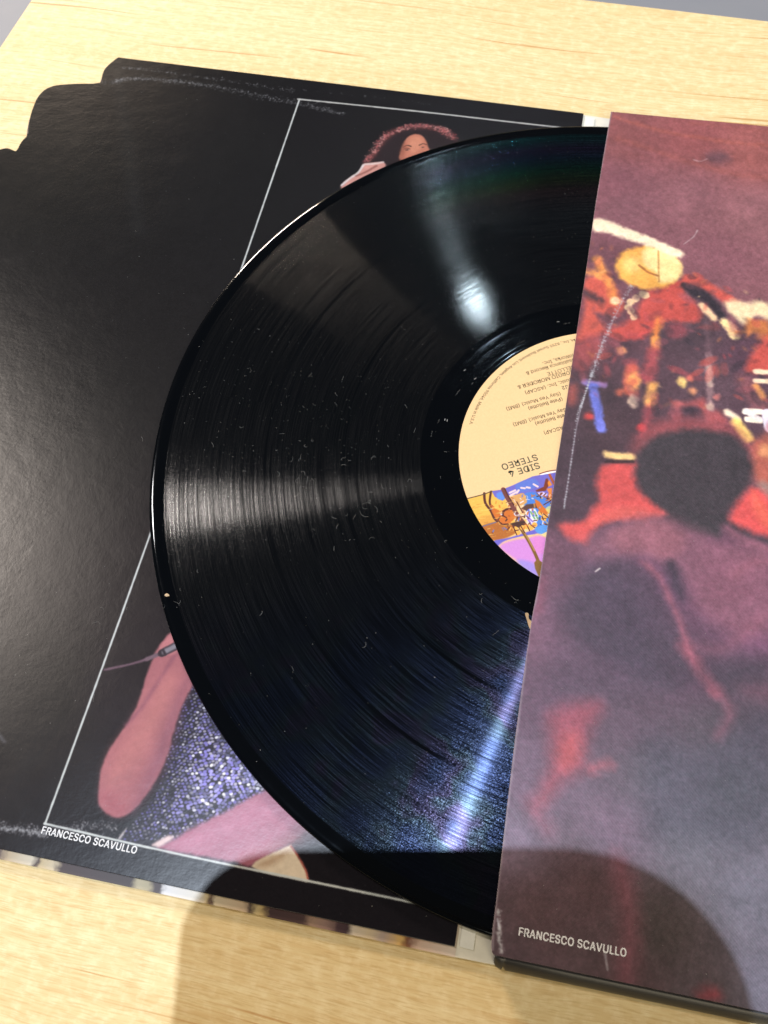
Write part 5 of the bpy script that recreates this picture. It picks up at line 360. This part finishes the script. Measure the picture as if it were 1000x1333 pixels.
def paper_material(name, col, rough):
    t = NT(name); p = t.pos(); n = t.noise(p, 300, 4, .7); t.l(t.mix(t.maprange(n, .3, .7, 0, .5), tuple(col), tuple(c * .82 for c in col)), t.b.inputs['Base Color']); t.b.inputs['Roughness'].default_value = rough
    t.l(t.bump(n, .6, .0001), t.b.inputs['Normal']); return t.m
M_WHITE = paper_material("bare_white_card", (.62, .60, .52), .8)
M_BLACKFOLD = print_material("black_fold", plain_img, .42, .5, relief=.00005)
M_INK = plain("brown_ink", (.10, .065, .03), .6, .3); M_INKB = plain("dark_ink", (.10, .09, .055), .6, .3)
M_WHITEINK = plain("white_ink", (.62, .63, .66), .5)
def vinyl_material(name, grooved):
    t = NT(name); p = t.pos(); b = t.b
    b.inputs['Base Color'].default_value = (.0012, .0016, .0024, 1)
    sep = t.n('ShaderNodeSeparateXYZ'); t.l(p, sep.inputs[0])
    cmb = t.n('ShaderNodeCombineXYZ'); t.l(sep.outputs[0], cmb.inputs[0]); t.l(sep.outputs[1], cmb.inputs[1])
    r = t.vec('LENGTH', cmb.outputs[0]); rad = t.vec('NORMALIZE', cmb.outputs[0])
    tan = t.vec('CROSS_PRODUCT', rad, (0, 0, 1))
    if grooved:
        # groove walls lean towards and away from the centre; cut depth varies from turn to turn with the music
        fine = t.noise(r, 26000, 0, .5, '1D'); mid = t.noise(r, 2600, 3, .6, '1D'); loud = t.noise(r, 420, 3, .65, '1D')
        # loudness also varies along the turn
        st = t.n('ShaderNodeVectorMath', operation='MULTIPLY'); t.l(p, st.inputs[0]); st.inputs[1].default_value = (1, 1, 0)
        ang = t.math('ARCTAN2', sep.outputs[1], sep.outputs[0])
        c2 = t.n('ShaderNodeCombineXYZ'); t.l(t.math('MULTIPLY', r, 1500.), c2.inputs[0]); t.l(t.math('MULTIPLY', ang, 1.6), c2.inputs[1])
        arcs = t.noise(c2.outputs[0], 1.0, 3, .6)
        c3 = t.n('ShaderNodeCombineXYZ'); t.l(t.math('MULTIPLY', r, 5200.), c3.inputs[0]); t.l(t.math('MULTIPLY', ang, 5.0), c3.inputs[1])
        arcs2 = t.noise(c3.outputs[0], 1.0, 2, .6)
        # pressed bands between tracks are flat and quiet
        gap = None
        for rg in GAPS:
            g = t.math('COMPARE', r, rg * MM, .55 * MM); gap = g if gap is None else t.math('ADD', gap, g, clamp=True)
        slope = t.math('MULTIPLY', t.math('SUBTRACT', fine, .5), t.math('ADD', .05, t.math('MULTIPLY', loud, .30)))
        slope = t.math('ADD', slope, t.math('MULTIPLY', t.math('SUBTRACT', mid, .5), .12))
        slope = t.math('MULTIPLY', slope, t.math('SUBTRACT', 1.0, t.math('MULTIPLY', gap, .93)))
        nrm0 = t.vec('NORMALIZE', t.vec('ADD', (0, 0, 1), t.vec('SCALE', rad, scale=slope)))
        sp = t.noise(p, 3600, 1, .6); sp2 = t.noise(t.vec('ADD', p, (.3, .1, .2)), 2300, 1, .6)
        tn = t.math('MULTIPLY', t.math('SUBTRACT', sp, .5), t.math('MULTIPLY', t.math('SUBTRACT', 1.0, gap), .17))
        nrm1 = t.vec('NORMALIZE', t.vec('ADD', t.vec('ADD', (0, 0, 1), t.vec('SCALE', rad, scale=slope)), t.vec('SCALE', tan, scale=tn)))
        lvl = t.math('MULTIPLY', t.maprange(arcs, .36, .64, .15, 1.0), t.maprange(arcs2, .3, .7, .4, 1.2))
        # diffraction tint painted into the reflection by position: blue towards the foot of the disc, green and violet bands towards the top
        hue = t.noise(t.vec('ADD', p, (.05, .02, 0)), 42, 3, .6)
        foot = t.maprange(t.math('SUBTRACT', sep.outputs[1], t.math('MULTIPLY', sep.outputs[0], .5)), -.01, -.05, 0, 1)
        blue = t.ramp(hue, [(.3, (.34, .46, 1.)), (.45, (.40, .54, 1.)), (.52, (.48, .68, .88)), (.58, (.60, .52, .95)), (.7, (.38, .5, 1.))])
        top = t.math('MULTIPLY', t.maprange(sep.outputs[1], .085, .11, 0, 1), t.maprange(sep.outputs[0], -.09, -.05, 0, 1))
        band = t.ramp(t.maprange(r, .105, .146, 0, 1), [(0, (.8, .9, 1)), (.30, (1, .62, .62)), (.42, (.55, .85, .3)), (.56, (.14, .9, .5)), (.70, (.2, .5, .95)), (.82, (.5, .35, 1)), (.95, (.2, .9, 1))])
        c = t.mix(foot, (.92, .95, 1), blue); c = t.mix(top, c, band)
        b.inputs['Specular IOR Level'].default_value = 0.0
        def lobe(nrm, alpha_tan, alpha_rad, weight, dist='BECKMANN'):
            g = t.n('ShaderNodeBsdfAnisotropic', distribution=dist); k = math.sqrt(alpha_tan / alpha_rad)
            g.inputs['Roughness'].default_value = math.sqrt(math.sqrt(alpha_tan * alpha_rad)); g.inputs['Anisotropy'].default_value = 1 - k
            t.l(nrm, g.inputs['Normal']); t.l(tan, g.inputs['Tangent']); t.l(t.vec('SCALE', c, scale=weight), g.inputs['Color']); return g.outputs[0]
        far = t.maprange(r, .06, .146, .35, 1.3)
        core = lobe(nrm0, .0065, .17, t.math('MULTIPLY', lvl, t.math('MULTIPLY_ADD', foot, -.062, .085)))  # reflection strength set by sector: weakened towards the foot to tame the streak
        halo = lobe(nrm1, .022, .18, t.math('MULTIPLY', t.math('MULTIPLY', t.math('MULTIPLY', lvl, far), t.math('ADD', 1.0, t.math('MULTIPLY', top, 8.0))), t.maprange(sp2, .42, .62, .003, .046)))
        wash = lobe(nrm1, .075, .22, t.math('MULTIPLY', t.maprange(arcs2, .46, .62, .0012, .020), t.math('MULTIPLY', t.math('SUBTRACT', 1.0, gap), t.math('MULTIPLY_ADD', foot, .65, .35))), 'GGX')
        land = lobe(t.vec('NORMALIZE', t.vec('ADD', (0, 0, 1), t.vec('SCALE', rad, scale=t.math('MULTIPLY', slope, .1)))), .007, .010, .036)
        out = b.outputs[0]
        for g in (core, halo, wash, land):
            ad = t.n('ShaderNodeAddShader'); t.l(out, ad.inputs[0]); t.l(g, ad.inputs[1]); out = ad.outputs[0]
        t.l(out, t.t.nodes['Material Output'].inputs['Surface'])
    else:
        arcs = t.noise(r, 1800, 3, .6, '1D'); sl = t.math('MULTIPLY', t.math('SUBTRACT', arcs, .5), .03)
        t.l(t.vec('NORMALIZE', t.vec('ADD', t.n('ShaderNodeNewGeometry').outputs['Normal'], t.vec('SCALE', rad, scale=sl))), b.inputs['Normal'])
        t.l(t.maprange(t.noise(p, 90, 4, .6), .3, .7, .05, .10), b.inputs['Roughness']); b.inputs['Specular Tint'].default_value = (.75, .86, 1, 1)
    return t.m
GAPS = [88.0, 113.5]
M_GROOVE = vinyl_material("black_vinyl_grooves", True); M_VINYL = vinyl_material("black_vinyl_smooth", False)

# ------------------------------------------------------------------ setting: floor and board
fl = mesh_obj("floor", [(-9000, -9000, -740), (9000, -9000, -740), (9000, 9000, -740), (-9000, 9000, -740)], [(0, 1, 2, 3)], M_FLOOR); fl["kind"] = "structure"
b0, b1, b2, b3 = BOARD_EDGE
lx = (b1[0] - b0[0]) / (b1[1] - b0[1])
def board():
    top_left = (b0[0] + lx * (385.6 - b0[1]), 387.5)
    out = [(b1[0] + lx * (-420 - b1[1]), -420), (720, -420), (720, 372.5), (b3[0], b3[1]), (b2[0], b2[1]), top_left]
    return slab("wooden_board", out, -24, 0, M_WOOD, bevel=1.2)
bd = tag(board(), "pale straw-coloured wooden board with fine grain under the record sleeves", "board")

# ------------------------------------------------------------------ gatefold cover
SLV = (0, 0, 0)
cover = thing("gatefold_album_cover", "opened gatefold album cover with black left page and purple stage photo on the right pocket", "album cover")
pb = PAGE_BOTTOM
px0 = -9.07
left_ext = [(-262, 250), (-300, 262), (-345, 268), (-345, pb[0][1])]
page_outline = list(reversed(left_ext))[0:0]
cut = smoothline(PAGE_CUT, 3)
full = [(-345, pb[0][1]), (-330, 268), (-280, 262), (-252, 250), (-244, 252)] + cut + [(px0, PAGE_TOP_RIGHT[1]), (pb[1][0], pb[1][1])]
def clip_x(poly, x, keep_left):
    out = []
    for i in range(len(poly)):
        a, b = poly[i], poly[(i + 1) % len(poly)]
        ia, ib = ((a[0] <= x) == keep_left), ((b[0] <= x) == keep_left)
        if ia: out.append(a)
        if ia != ib: t = (x - a[0]) / (b[0] - a[0]); out.append((x, a[1] + t * (b[1] - a[1])))
    return out
# one continuous page; two print zones on it share the same black stock
def page():
    o = slab("left_page", full, .95, 1.5, M_LEFT2, cover, (-330, -3, -160, 321), .12)
    me = o.data; me.materials.append(M_LEFT)
    bm = bmesh.new(); bm.from_mesh(me)
    bmesh.ops.bisect_plane(bm, geom=bm.verts[:] + bm.edges[:] + bm.faces[:], plane_co=(-.160, 0, 0), plane_no=(1, 0, 0))
    uv = bm.loops.layers.uv.verify()
    for f in bm.faces:
        rt = f.calc_center_median().x > -.160
        f.material_index = 1 if rt else 0
        bx = (-160, -4) if rt else (-330, -160)
        for lp in f.loops: lp[uv].uv = ((lp.vert.co.x * 1000 - bx[0]) / (bx[1] - bx[0]), (lp.vert.co.y * 1000 + 3) / 324)
    bm.to_mesh(me); bm.free(); return o
left_page = page()
# backing card of the left half, with the strip of outside photograph showing below the page
def strip_material():
    t = NT("outer_photo_strip"); p = t.pos(); sep = t.n('ShaderNodeSeparateXYZ'); t.l(p, sep.inputs[0])
    x0, x1 = STRIP[0][0], STRIP[-1][0]
    wv = t.math('ADD', sep.outputs[0], t.math('MULTIPLY', t.math('SUBTRACT', t.noise(p, 500, 2), .5), .003))
    f = t.maprange(wv, x0 * MM, x1 * MM, 0, 1)
    # three ramps, since one ramp holds at most 32 stops
    S = [((s[0] - x0) / (x1 - x0), tuple(.66 * v for v in srgb(s[1]))) for s in STRIP]; half = len(S) // 2
    a = t.ramp(f, S[:half + 1]); b_ = t.ramp(f, S[half:]); c = t.mix(t.math('GREATER_THAN', f, S[half][0]), a, b_)
    t.l(c, t.b.inputs['Base Color']); t.b.inputs['Roughness'].default_value = .4; return t.m
M_STRIP = strip_material()
sb = STRIP_BOT
back = [(x, y - 2.4) for x, y in full[1:-2]]
back = [(-345, sb[0][1])] + back + [(-9.0, PAGE_TOP_RIGHT[1] - 2.2), (-9.0, sb[1][1])]
slab("backing_card", back, .0, .9, M_STRIP, cover, None, .3)
# bare white gutter
slab("gutter_strip", [(-11.2, -.1), (3, .1), (3, 313.4), (-11.2, 314.2)], .12, .84, M_WHITE, cover, None, .1)
slab("gutter_tape", [(-8.3, 2.6), (-4.6, 2.4), (-4.4, 312.6), (-8.2, 312.9)], .9, 1.15, paper_material("white_tape", (.68, .68, .63), .55), cover, None, .08)
# right pocket: back card, bottom fold, front card
slab("pocket_back", [(3.2, .6), (314, .6), (314, 312), (3.2, 312)], .1, .8, M_BLACKFOLD, cover, (-330, -3, -160, 321), .1)
cl = list(reversed(smoothline(CARD_LEFT, 4)))     # bottom corner up to the top corner
top_y = PAGE_TOP_RIGHT
slope_b = (CARD_BOT_R[1] - CARD_LEFT[-1][1]) / (CARD_BOT_R[0] - CARD_LEFT[-1][0]); slope_t = (CARD_TOP_R[1] - CARD_LEFT[0][1]) / (CARD_TOP_R[0] - CARD_LEFT[0][0])
front = cl + [(314, CARD_LEFT[0][1] + slope_t * 312), (314, CARD_LEFT[-1][1] + slope_b * 312)]
slab("pocket_front", front, 4.25, 4.8, M_RIGHT, cover, (-4, -3, 146, 321), .14)
# rounded fold along the foot of the pocket
fb = FOLD_BOT
def fold():
    prof = [(0, 4.62), (-.7, 4.35), (-1.6, 3.6), (-2.3, 2.6), (-2.75, 1.5), (-2.8, .3), (-.6, .12), (.9, .12), (.9, 4.2), (.2, 4.2)]
    xs = [1.0, 1.6, 2.4, 3.2, 3.6, 4.2, 20, 45, 70, 120, 200, 314]; V = []; F = []; m = len(prof)
    for i, x in enumerate(xs):
        y0 = CARD_LEFT[-1][1] + slope_b * x
        k = (.55, .8, .93, 1, .7, 1)[i] if i < 6 else 1
        for (dy, z) in prof: V.append((x, y0 - .05 + (dy * k if dy < 0 else dy), z))
    for i in range(len(xs) - 1):
        for j in range(m): a, b = i * m + j, i * m + (j + 1) % m; F.append((a, a + m, b + m, b))
    F.append(tuple(range(m))); F.append(tuple(reversed(range((len(xs) - 1) * m, len(xs) * m))))
    uvs = [(.6, .5)] * len(V)
    o = mesh_obj("bottom_fold", V, F, plain("black_fold_stock", (.016, .016, .018), .38), cover, None, True); return o
fold()

# ------------------------------------------------------------------ lettering (flat print laid on the stock)
SANS = None
try:      # Blender's own sans-serif; its built-in face stands in where that is absent
    import os
    SANS = bpy.data.fonts.load(os.path.join(bpy.utils.system_resource('DATAFILES'), "fonts", "Inter.woff2"))
except Exception: SANS = None
def text_mesh(s, cap, bold=False, align='LEFT'):
    cu = bpy.data.curves.new("lettering", 'FONT'); cu.body = s; cu.size = 1.0; cu.align_x = align; cu.resolution_u = 3
    if SANS: cu.font = SANS
    if bold: cu.space_character = 1.05
    o = bpy.data.objects.new("lettering_source", cu); sc.collection.objects.link(o)
    dg = bpy.context.evaluated_depsgraph_get(); me = bpy.data.meshes.new_from_object(o.evaluated_get(dg)); bpy.data.objects.remove(o); bpy.data.curves.remove(cu)
    return me
_h = text_mesh('H', 1); CAP = max(v.co.y for v in _h.vertices) - min(v.co.y for v in _h.vertices)
def coords(me):
    a = np.zeros(len(me.vertices) * 3); me.vertices.foreach_get('co', a); return a.reshape(-1, 3)
def letters(name, s, parent, origin, x, y, z, cap, angle, mat, bold=False, width=None, align='LEFT', centre_y=False, parent_off=(0, 0, 0), bend=None):
    me = text_mesh(s, cap, bold, align); a = coords(me); k = cap / CAP
    sx = k
    if width: sx = width / (a[:, 0].max() - a[:, 0].min())
    u, v = a[:, 0] * sx, a[:, 1] * k
    if width: u -= u.min()
    if centre_y: v = v - cap / 2
    if bend:
        rr, a0, sgn = bend; L = u - u.max(); th = a0 + sgn * L / rr; X = np.cos(th) * (rr - v); Y = np.sin(th) * (rr - v)
    else:
        X = x + u * math.cos(angle) - v * math.sin(angle); Y = y + u * math.sin(angle) + v * math.cos(angle)
    polys = [tuple(p.vertices) for p in me.polygons]; V, F = [], []
    for q, (du, dv) in enumerate(((0, 0), (.055, 0), (0, .045), (.055, .045)) if bold else ((0, 0), (.04, .02))):      # ink spreads: the strokes are laid a touch wider
        ox, oy = (du * cap * math.cos(angle) - dv * cap * math.sin(angle), du * cap * math.sin(angle) + dv * cap * math.cos(angle))
        b = len(V); V += [((x_ + ox) * MM, (y_ + oy) * MM, (z + q * .006) * MM) for x_, y_ in zip(X, Y)]; F += [tuple(i + b for i in p) for p in polys]
    bpy.data.meshes.remove(me); me = bpy.data.meshes.new(name); me.from_pydata(V, [], F); me.materials.append(mat); me.update()
    return link(bpy.data.objects.new(name, me), parent)
(ax, ay), (bx, by) = CREDIT_L
letters("photo_credit", "FRANCESCO SCAVULLO", left_page, SLV, ax, ay, 1.53, 1.9, math.atan2(by - ay, bx - ax), M_WHITEINK, bold=True, width=math.hypot(bx - ax, by - ay))
(ax, ay), (bx, by) = CREDIT_R
pf = bpy.data.objects["pocket_front"]
def cut_edge(o, mat):
    o.data.materials.append(mat); k = len(o.data.materials) - 1
    for p in o.data.polygons:
        if abs(p.normal.z) < .35: p.material_index = k
cut_edge(pf, plain("cut_card_edge", (.50, .42, .42), .8)); cut_edge(left_page, plain("cut_page_edge", (.30, .28, .28), .8))
letters("photo_credit", "FRANCESCO SCAVULLO", pf, SLV, ax, ay, 4.83, 1.95, math.atan2(by - ay, bx - ax), M_WHITEINK, bold=True, width=math.hypot(bx - ax, by - ay))

# ------------------------------------------------------------------ the record
RC = (cx, cy, 1.75)
rec = thing("vinyl_record", "shiny black vinyl record with tan and violet label half pulled out of the pocket", "record", RC)
def lathe(name, prof, mat, parent, seg=360, closed=True):
    V, F = [], []; m = len(prof)
    for i in range(seg):
        a = 2 * math.pi * i / seg; V += [(r * math.cos(a), r * math.sin(a), z) for r, z in prof]
    for i in range(seg):
        j = (i + 1) % seg
        for k in range(m - 1): F.append((i * m + k, i * m + k + 1, j * m + k + 1, j * m + k)) 
    o = mesh_obj(name, V, F, mat, parent, None, True); return o
T = 1.6   # playing surface above the record's base
lathe("outer_bead", [(146.2, T), (146.6, T), (147.6, T + .08), (148.8, T + .18), (149.8, T + .14), (150.5, T - .08), (150.9, T - .4), (151.0, T - .75), (150.8, T - 1.15), (150.2, .28), (149, .1), (146.2, .1)], M_VINYL, rec, 512)
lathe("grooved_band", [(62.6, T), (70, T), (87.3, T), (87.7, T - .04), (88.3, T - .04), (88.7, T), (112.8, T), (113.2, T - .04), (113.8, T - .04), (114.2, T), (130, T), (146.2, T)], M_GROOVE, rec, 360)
lathe("run_out_area", [(50.0, T + .1), (50.6, T + .12), (51.4, T + .09), (52.2, T - .01), (52.8, T - .02), (54, T - .022), (57.2, T - .022), (57.35, T - .026), (57.5, T - .022), (60.1, T - .022), (60.25, T - .027), (60.4, T - .022), (62.0, T - .02), (62.6, T)], M_VINYL, rec, 360)
lathe("underside", [(146.2, .1), (110, .15), (70, .15), (3.6, .15)], M_VINYL, rec, 200)
lb_verts = [(50.05 * math.cos(2 * math.pi * i / 360), 50.05 * math.sin(2 * math.pi * i / 360), T + .16) for i in range(360)]
def label_obj():
    n = 360; V = []; F = []
    for r, z in ((50.05, T + .02), (50.0, T + .15), (3.7, T + .15), (3.6, T - .5)): V += [(r * math.cos(2 * math.pi * i / n), r * math.sin(2 * math.pi * i / n), z) for i in range(n)]
    for k in range(3):
        for i in range(n): j = (i + 1) % n; F.append((k * n + i, k * n + j, (k + 1) * n + j, (k + 1) * n + i))
    return mesh_obj("paper_label", V, F, M_LABEL, rec, [((v[0] + 52) / 104, (v[1] + 52) / 104) for v in V])
lab = label_obj()
def etched_and_glint_marks():
    V, F = [], []
    def tick(x, y, ang, L, w):
        b = len(V); c, q = math.cos(ang), math.sin(ang); z = T - .018
        for u, v in ((-L, -w), (L, -w), (L, w), (-L, w)): V.append((x - cx + u * c - v * q, y - cy + u * q + v * c, z))
        F.append((b, b + 1, b + 2, b + 3))
    for x, y, a in ((-39.8, 187.0, .9), (-35.9, 181.5, .9), (-31.8, 178.7, .85), (-39.2, 160.6, 1.6), (-38.4, 160.4, 1.6), (-7, 207.6, .3), (-3, 201.5, .6)): tick(x, y, a, .45, .09)  # the upright pair at the left is a reflected glint painted pale
    random.seed(9)
    for k in range(9):
        a = random.uniform(1.7, 4.2); r = random.uniform(52.5, 61.5); tick(cx + r * math.cos(a), cy + r * math.sin(a), a + 1.57 + random.uniform(-.15, .15), random.uniform(.2, 1.6), .014)
    return mesh_obj("etched_and_glint_marks", V, F, plain("etched_glint_vinyl", (.28, .28, .27), .4), rec)
etched_and_glint_marks()
LZ = T + .165
ORI = (0, 0, 0)
la = LABEL_ANGLE
for s, x, y, cap, bold in LABEL_TEXT:
    letters("label_lettering", s, lab, ORI, x - cx - .6 * math.cos(la) * 0, y - cy, LZ, cap, la, M_INKB if cap > 2 or s == "J2" else M_INK, bool(bold), align='RIGHT', centre_y=True)
letters("rim_lettering", "Distributed by Casablanca Record and FilmWorks, Inc., 8255 Sunset Boulevard, Los Angeles, California 90046, Made in U.S.A.", lab, ORI, 0, 0, LZ, 1.05, 0, M_INK, align='RIGHT', bend=(47.9, math.radians(175.5), 1))

# ------------------------------------------------------------------ dust, lint, crumbs
M_DUST = plain("pale_dust", (.34, .34, .33), .8); M_LINT = plain("pale_lint", (.28, .28, .27), .9)
random.seed(5)
def dust_cloud(name, label, cat, spots, mat, z):
    V, F = [], []
    for (x, y, r) in spots:
        b = len(V); n = 4; a0 = random.random() * 3; e = random.uniform(.4, 1)
        for k in range(n): a = a0 + k * math.pi / 2; V.append((x + r * math.cos(a) * (1 if k % 2 else e), y + r * math.sin(a) * (e if k % 2 else 1), z))
        V.append((x, y, z + r * .7)); V.append((x, y, z - .005))
        for k in range(n): F.append((b + k, b + (k + 1) % n, b + 4)); F.append((b + (k + 1) % n, b + k, b + 5))
    o = mesh_obj(name, V, F, mat); o["kind"] = "stuff"; tag(o, label, cat); return o
sp = []
for k in range(620):
    a = random.uniform(math.radians(100), math.radians(262)); r = math.sqrt(random.uniform(50.5 ** 2, 150 ** 2))
    sp.append((cx + r * math.cos(a), cy + r * math.sin(a), random.choice([.05, .05, .06, .07, .08, .1]) * random.uniform(.7, 1.3)))
for k in range(200):
    a = random.gauss(math.radians(184), .22); r = random.uniform(75, 149); sp.append((cx + r * math.cos(a), cy + r * math.sin(a), random.uniform(.05, .12)))
dust_cloud("dust", "tiny pale dust specks scattered over the black record", "dust", sp, M_DUST, RC[2] + T + .01)
sp = [(random.uniform(-250, -12), random.uniform(4, 300), random.uniform(.05, .13)) for k in range(420)]
def on_rec(x, y): return math.hypot(x - cx, y - cy) < 152
sp = [s for s in sp if not on_rec(s[0], s[1]) and not (s[0] < -200 and s[1] > 235)]
dust_cloud("dust", "tiny pale dust specks scattered over the black left page", "dust", sp, M_DUST, 1.51)
sp = [(random.uniform(3, 80), random.uniform(4, 308), random.uniform(.04, .1)) for k in range(260)]
dust_cloud("dust", "tiny pale dust specks scattered over the purple stage photo", "dust", sp, M_DUST, 4.81)
def tube(path, r, n=5):
    V, F = [], []
    for i, p in enumerate(path):
        q = Vector(path[min(i + 1, len(path) - 1)]) - Vector(path[max(i - 1, 0)]); q.normalize(); s = q.cross(Vector((0, 0, 1))).normalized(); u = s.cross(q)
        rr = r * (.6 if i in (0, len(path) - 1) else 1)
        for k in range(n): a = 2 * math.pi * k / n; c = Vector(p) + s * math.cos(a) * rr + u * math.sin(a) * rr; V.append(tuple(c))
    for i in range(len(path) - 1):
        for k in range(n): a, b = i * n + k, i * n + (k + 1) % n; F.append((a, b, b + n, a + n))
    return V, F
def fibres(label, items, zbase):
    V, F = [], []
    for (x, y, L, a) in items:
        pts = []; px, py = x, y; da = random.uniform(-.9, .9)
        for k in range(7):
            pts.append((px, py, zbase + .05 + .06 * math.sin(k))); a += da * random.uniform(.2, 1.2) + random.uniform(-.35, .35); px += L / 6 * math.cos(a); py += L / 6 * math.sin(a)
        v, f = tube(pts, random.uniform(.014, .026)); b = len(V); V += v; F += [tuple(i + b for i in q) for q in f]
    o = mesh_obj("lint_fibres", V, F, M_LINT); o["kind"] = "stuff"; tag(o, label, "lint"); return o
items = []
for mx, my, sx, sy, n in LINT_SPOTS:
    for k in range(n): items.append((mx + random.gauss(0, sx), my + random.gauss(0, sy), random.uniform(.8, 3.0), random.uniform(0, 6.28)))
fibres("pale curly lint fibres lying on the record grooves", items, RC[2] + T)
def crumb(name, label, cat, x, y, z, r, col, seed):
    random.seed(seed); bm = bmesh.new(); bmesh.ops.create_icosphere(bm, subdivisions=2, radius=1)
    for v in bm.verts: v.co = Vector((v.co.x * r * random.uniform(.7, 1.2), v.co.y * r * .7 * random.uniform(.7, 1.2), v.co.z * r * .5 * random.uniform(.8, 1.2)))
    me = bpy.data.meshes.new(name); bm.to_mesh(me); bm.free()
    for v in me.vertices: v.co *= MM
    me.materials.append(plain(name + "_stock", col, .8)); o = link(bpy.data.objects.new(name, me)); o.location = (x * MM, y * MM, (z + r * .45) * MM); tag(o, label, cat); return o
crumb("crumb", "tiny tan crumb on the record's outer rim at the left", "crumb", -112.3, 82.6, RC[2] + T, .75, (.55, .40, .25), 3)
def paper_flake():
    pts = smoothline([(-3.9, 96.9), (-2.9, 97.1), (-2.6, 95.6), (-1.6, 94.6), (-.9, 93.2), (-1.6, 92.2), (-2.4, 93.4), (-3.1, 95.0)], 3, True)
    o = slab("paper_flake", pts, RC[2] + T + .02, RC[2] + T + .3, plain("brown_flake_stock", (.36, .24, .13), .8), None, None, 0, lift=lambda x, y: .25 * abs(x + 2.4)); return tag(o, "torn brown paper flake stuck beside the pocket's edge below the label", "paper flake")
paper_flake()

# ------------------------------------------------------------------ what the photographer holds above the sleeve, out of the picture; it casts the shadow at the foot
def held_phone():
    L = direction(SUN_EL, SUN_AZ); k = (L.x / L.z, L.y / L.z); top = []
    for x, y in smoothline(SHADOW + [(66, -20), (62, -70), (40, -110), (-40, -110), (-70, -80), (-76, -40)], 5, True):
        h = 288.0
        for _ in range(6): h = 290 + (y + k[1] * (h - 3.5) + 15) * .5       # the back leans with the lens
        top.append((x + k[0] * (h - 3.5), y + k[1] * (h - 3.5)))
    root = thing("held_phone", "dark phone held above the sleeve, throwing the rounded shadow across the foot of the cover", "phone", (-17, -60, 270))
    slab("phone_body", top, 290, 298, plain("dark_case", (.02, .02, .02), .6), root, None, 1.5, origin=(-17, -60, 270), lift=lambda x, y: (y + 15) * .5); return root
held_phone()
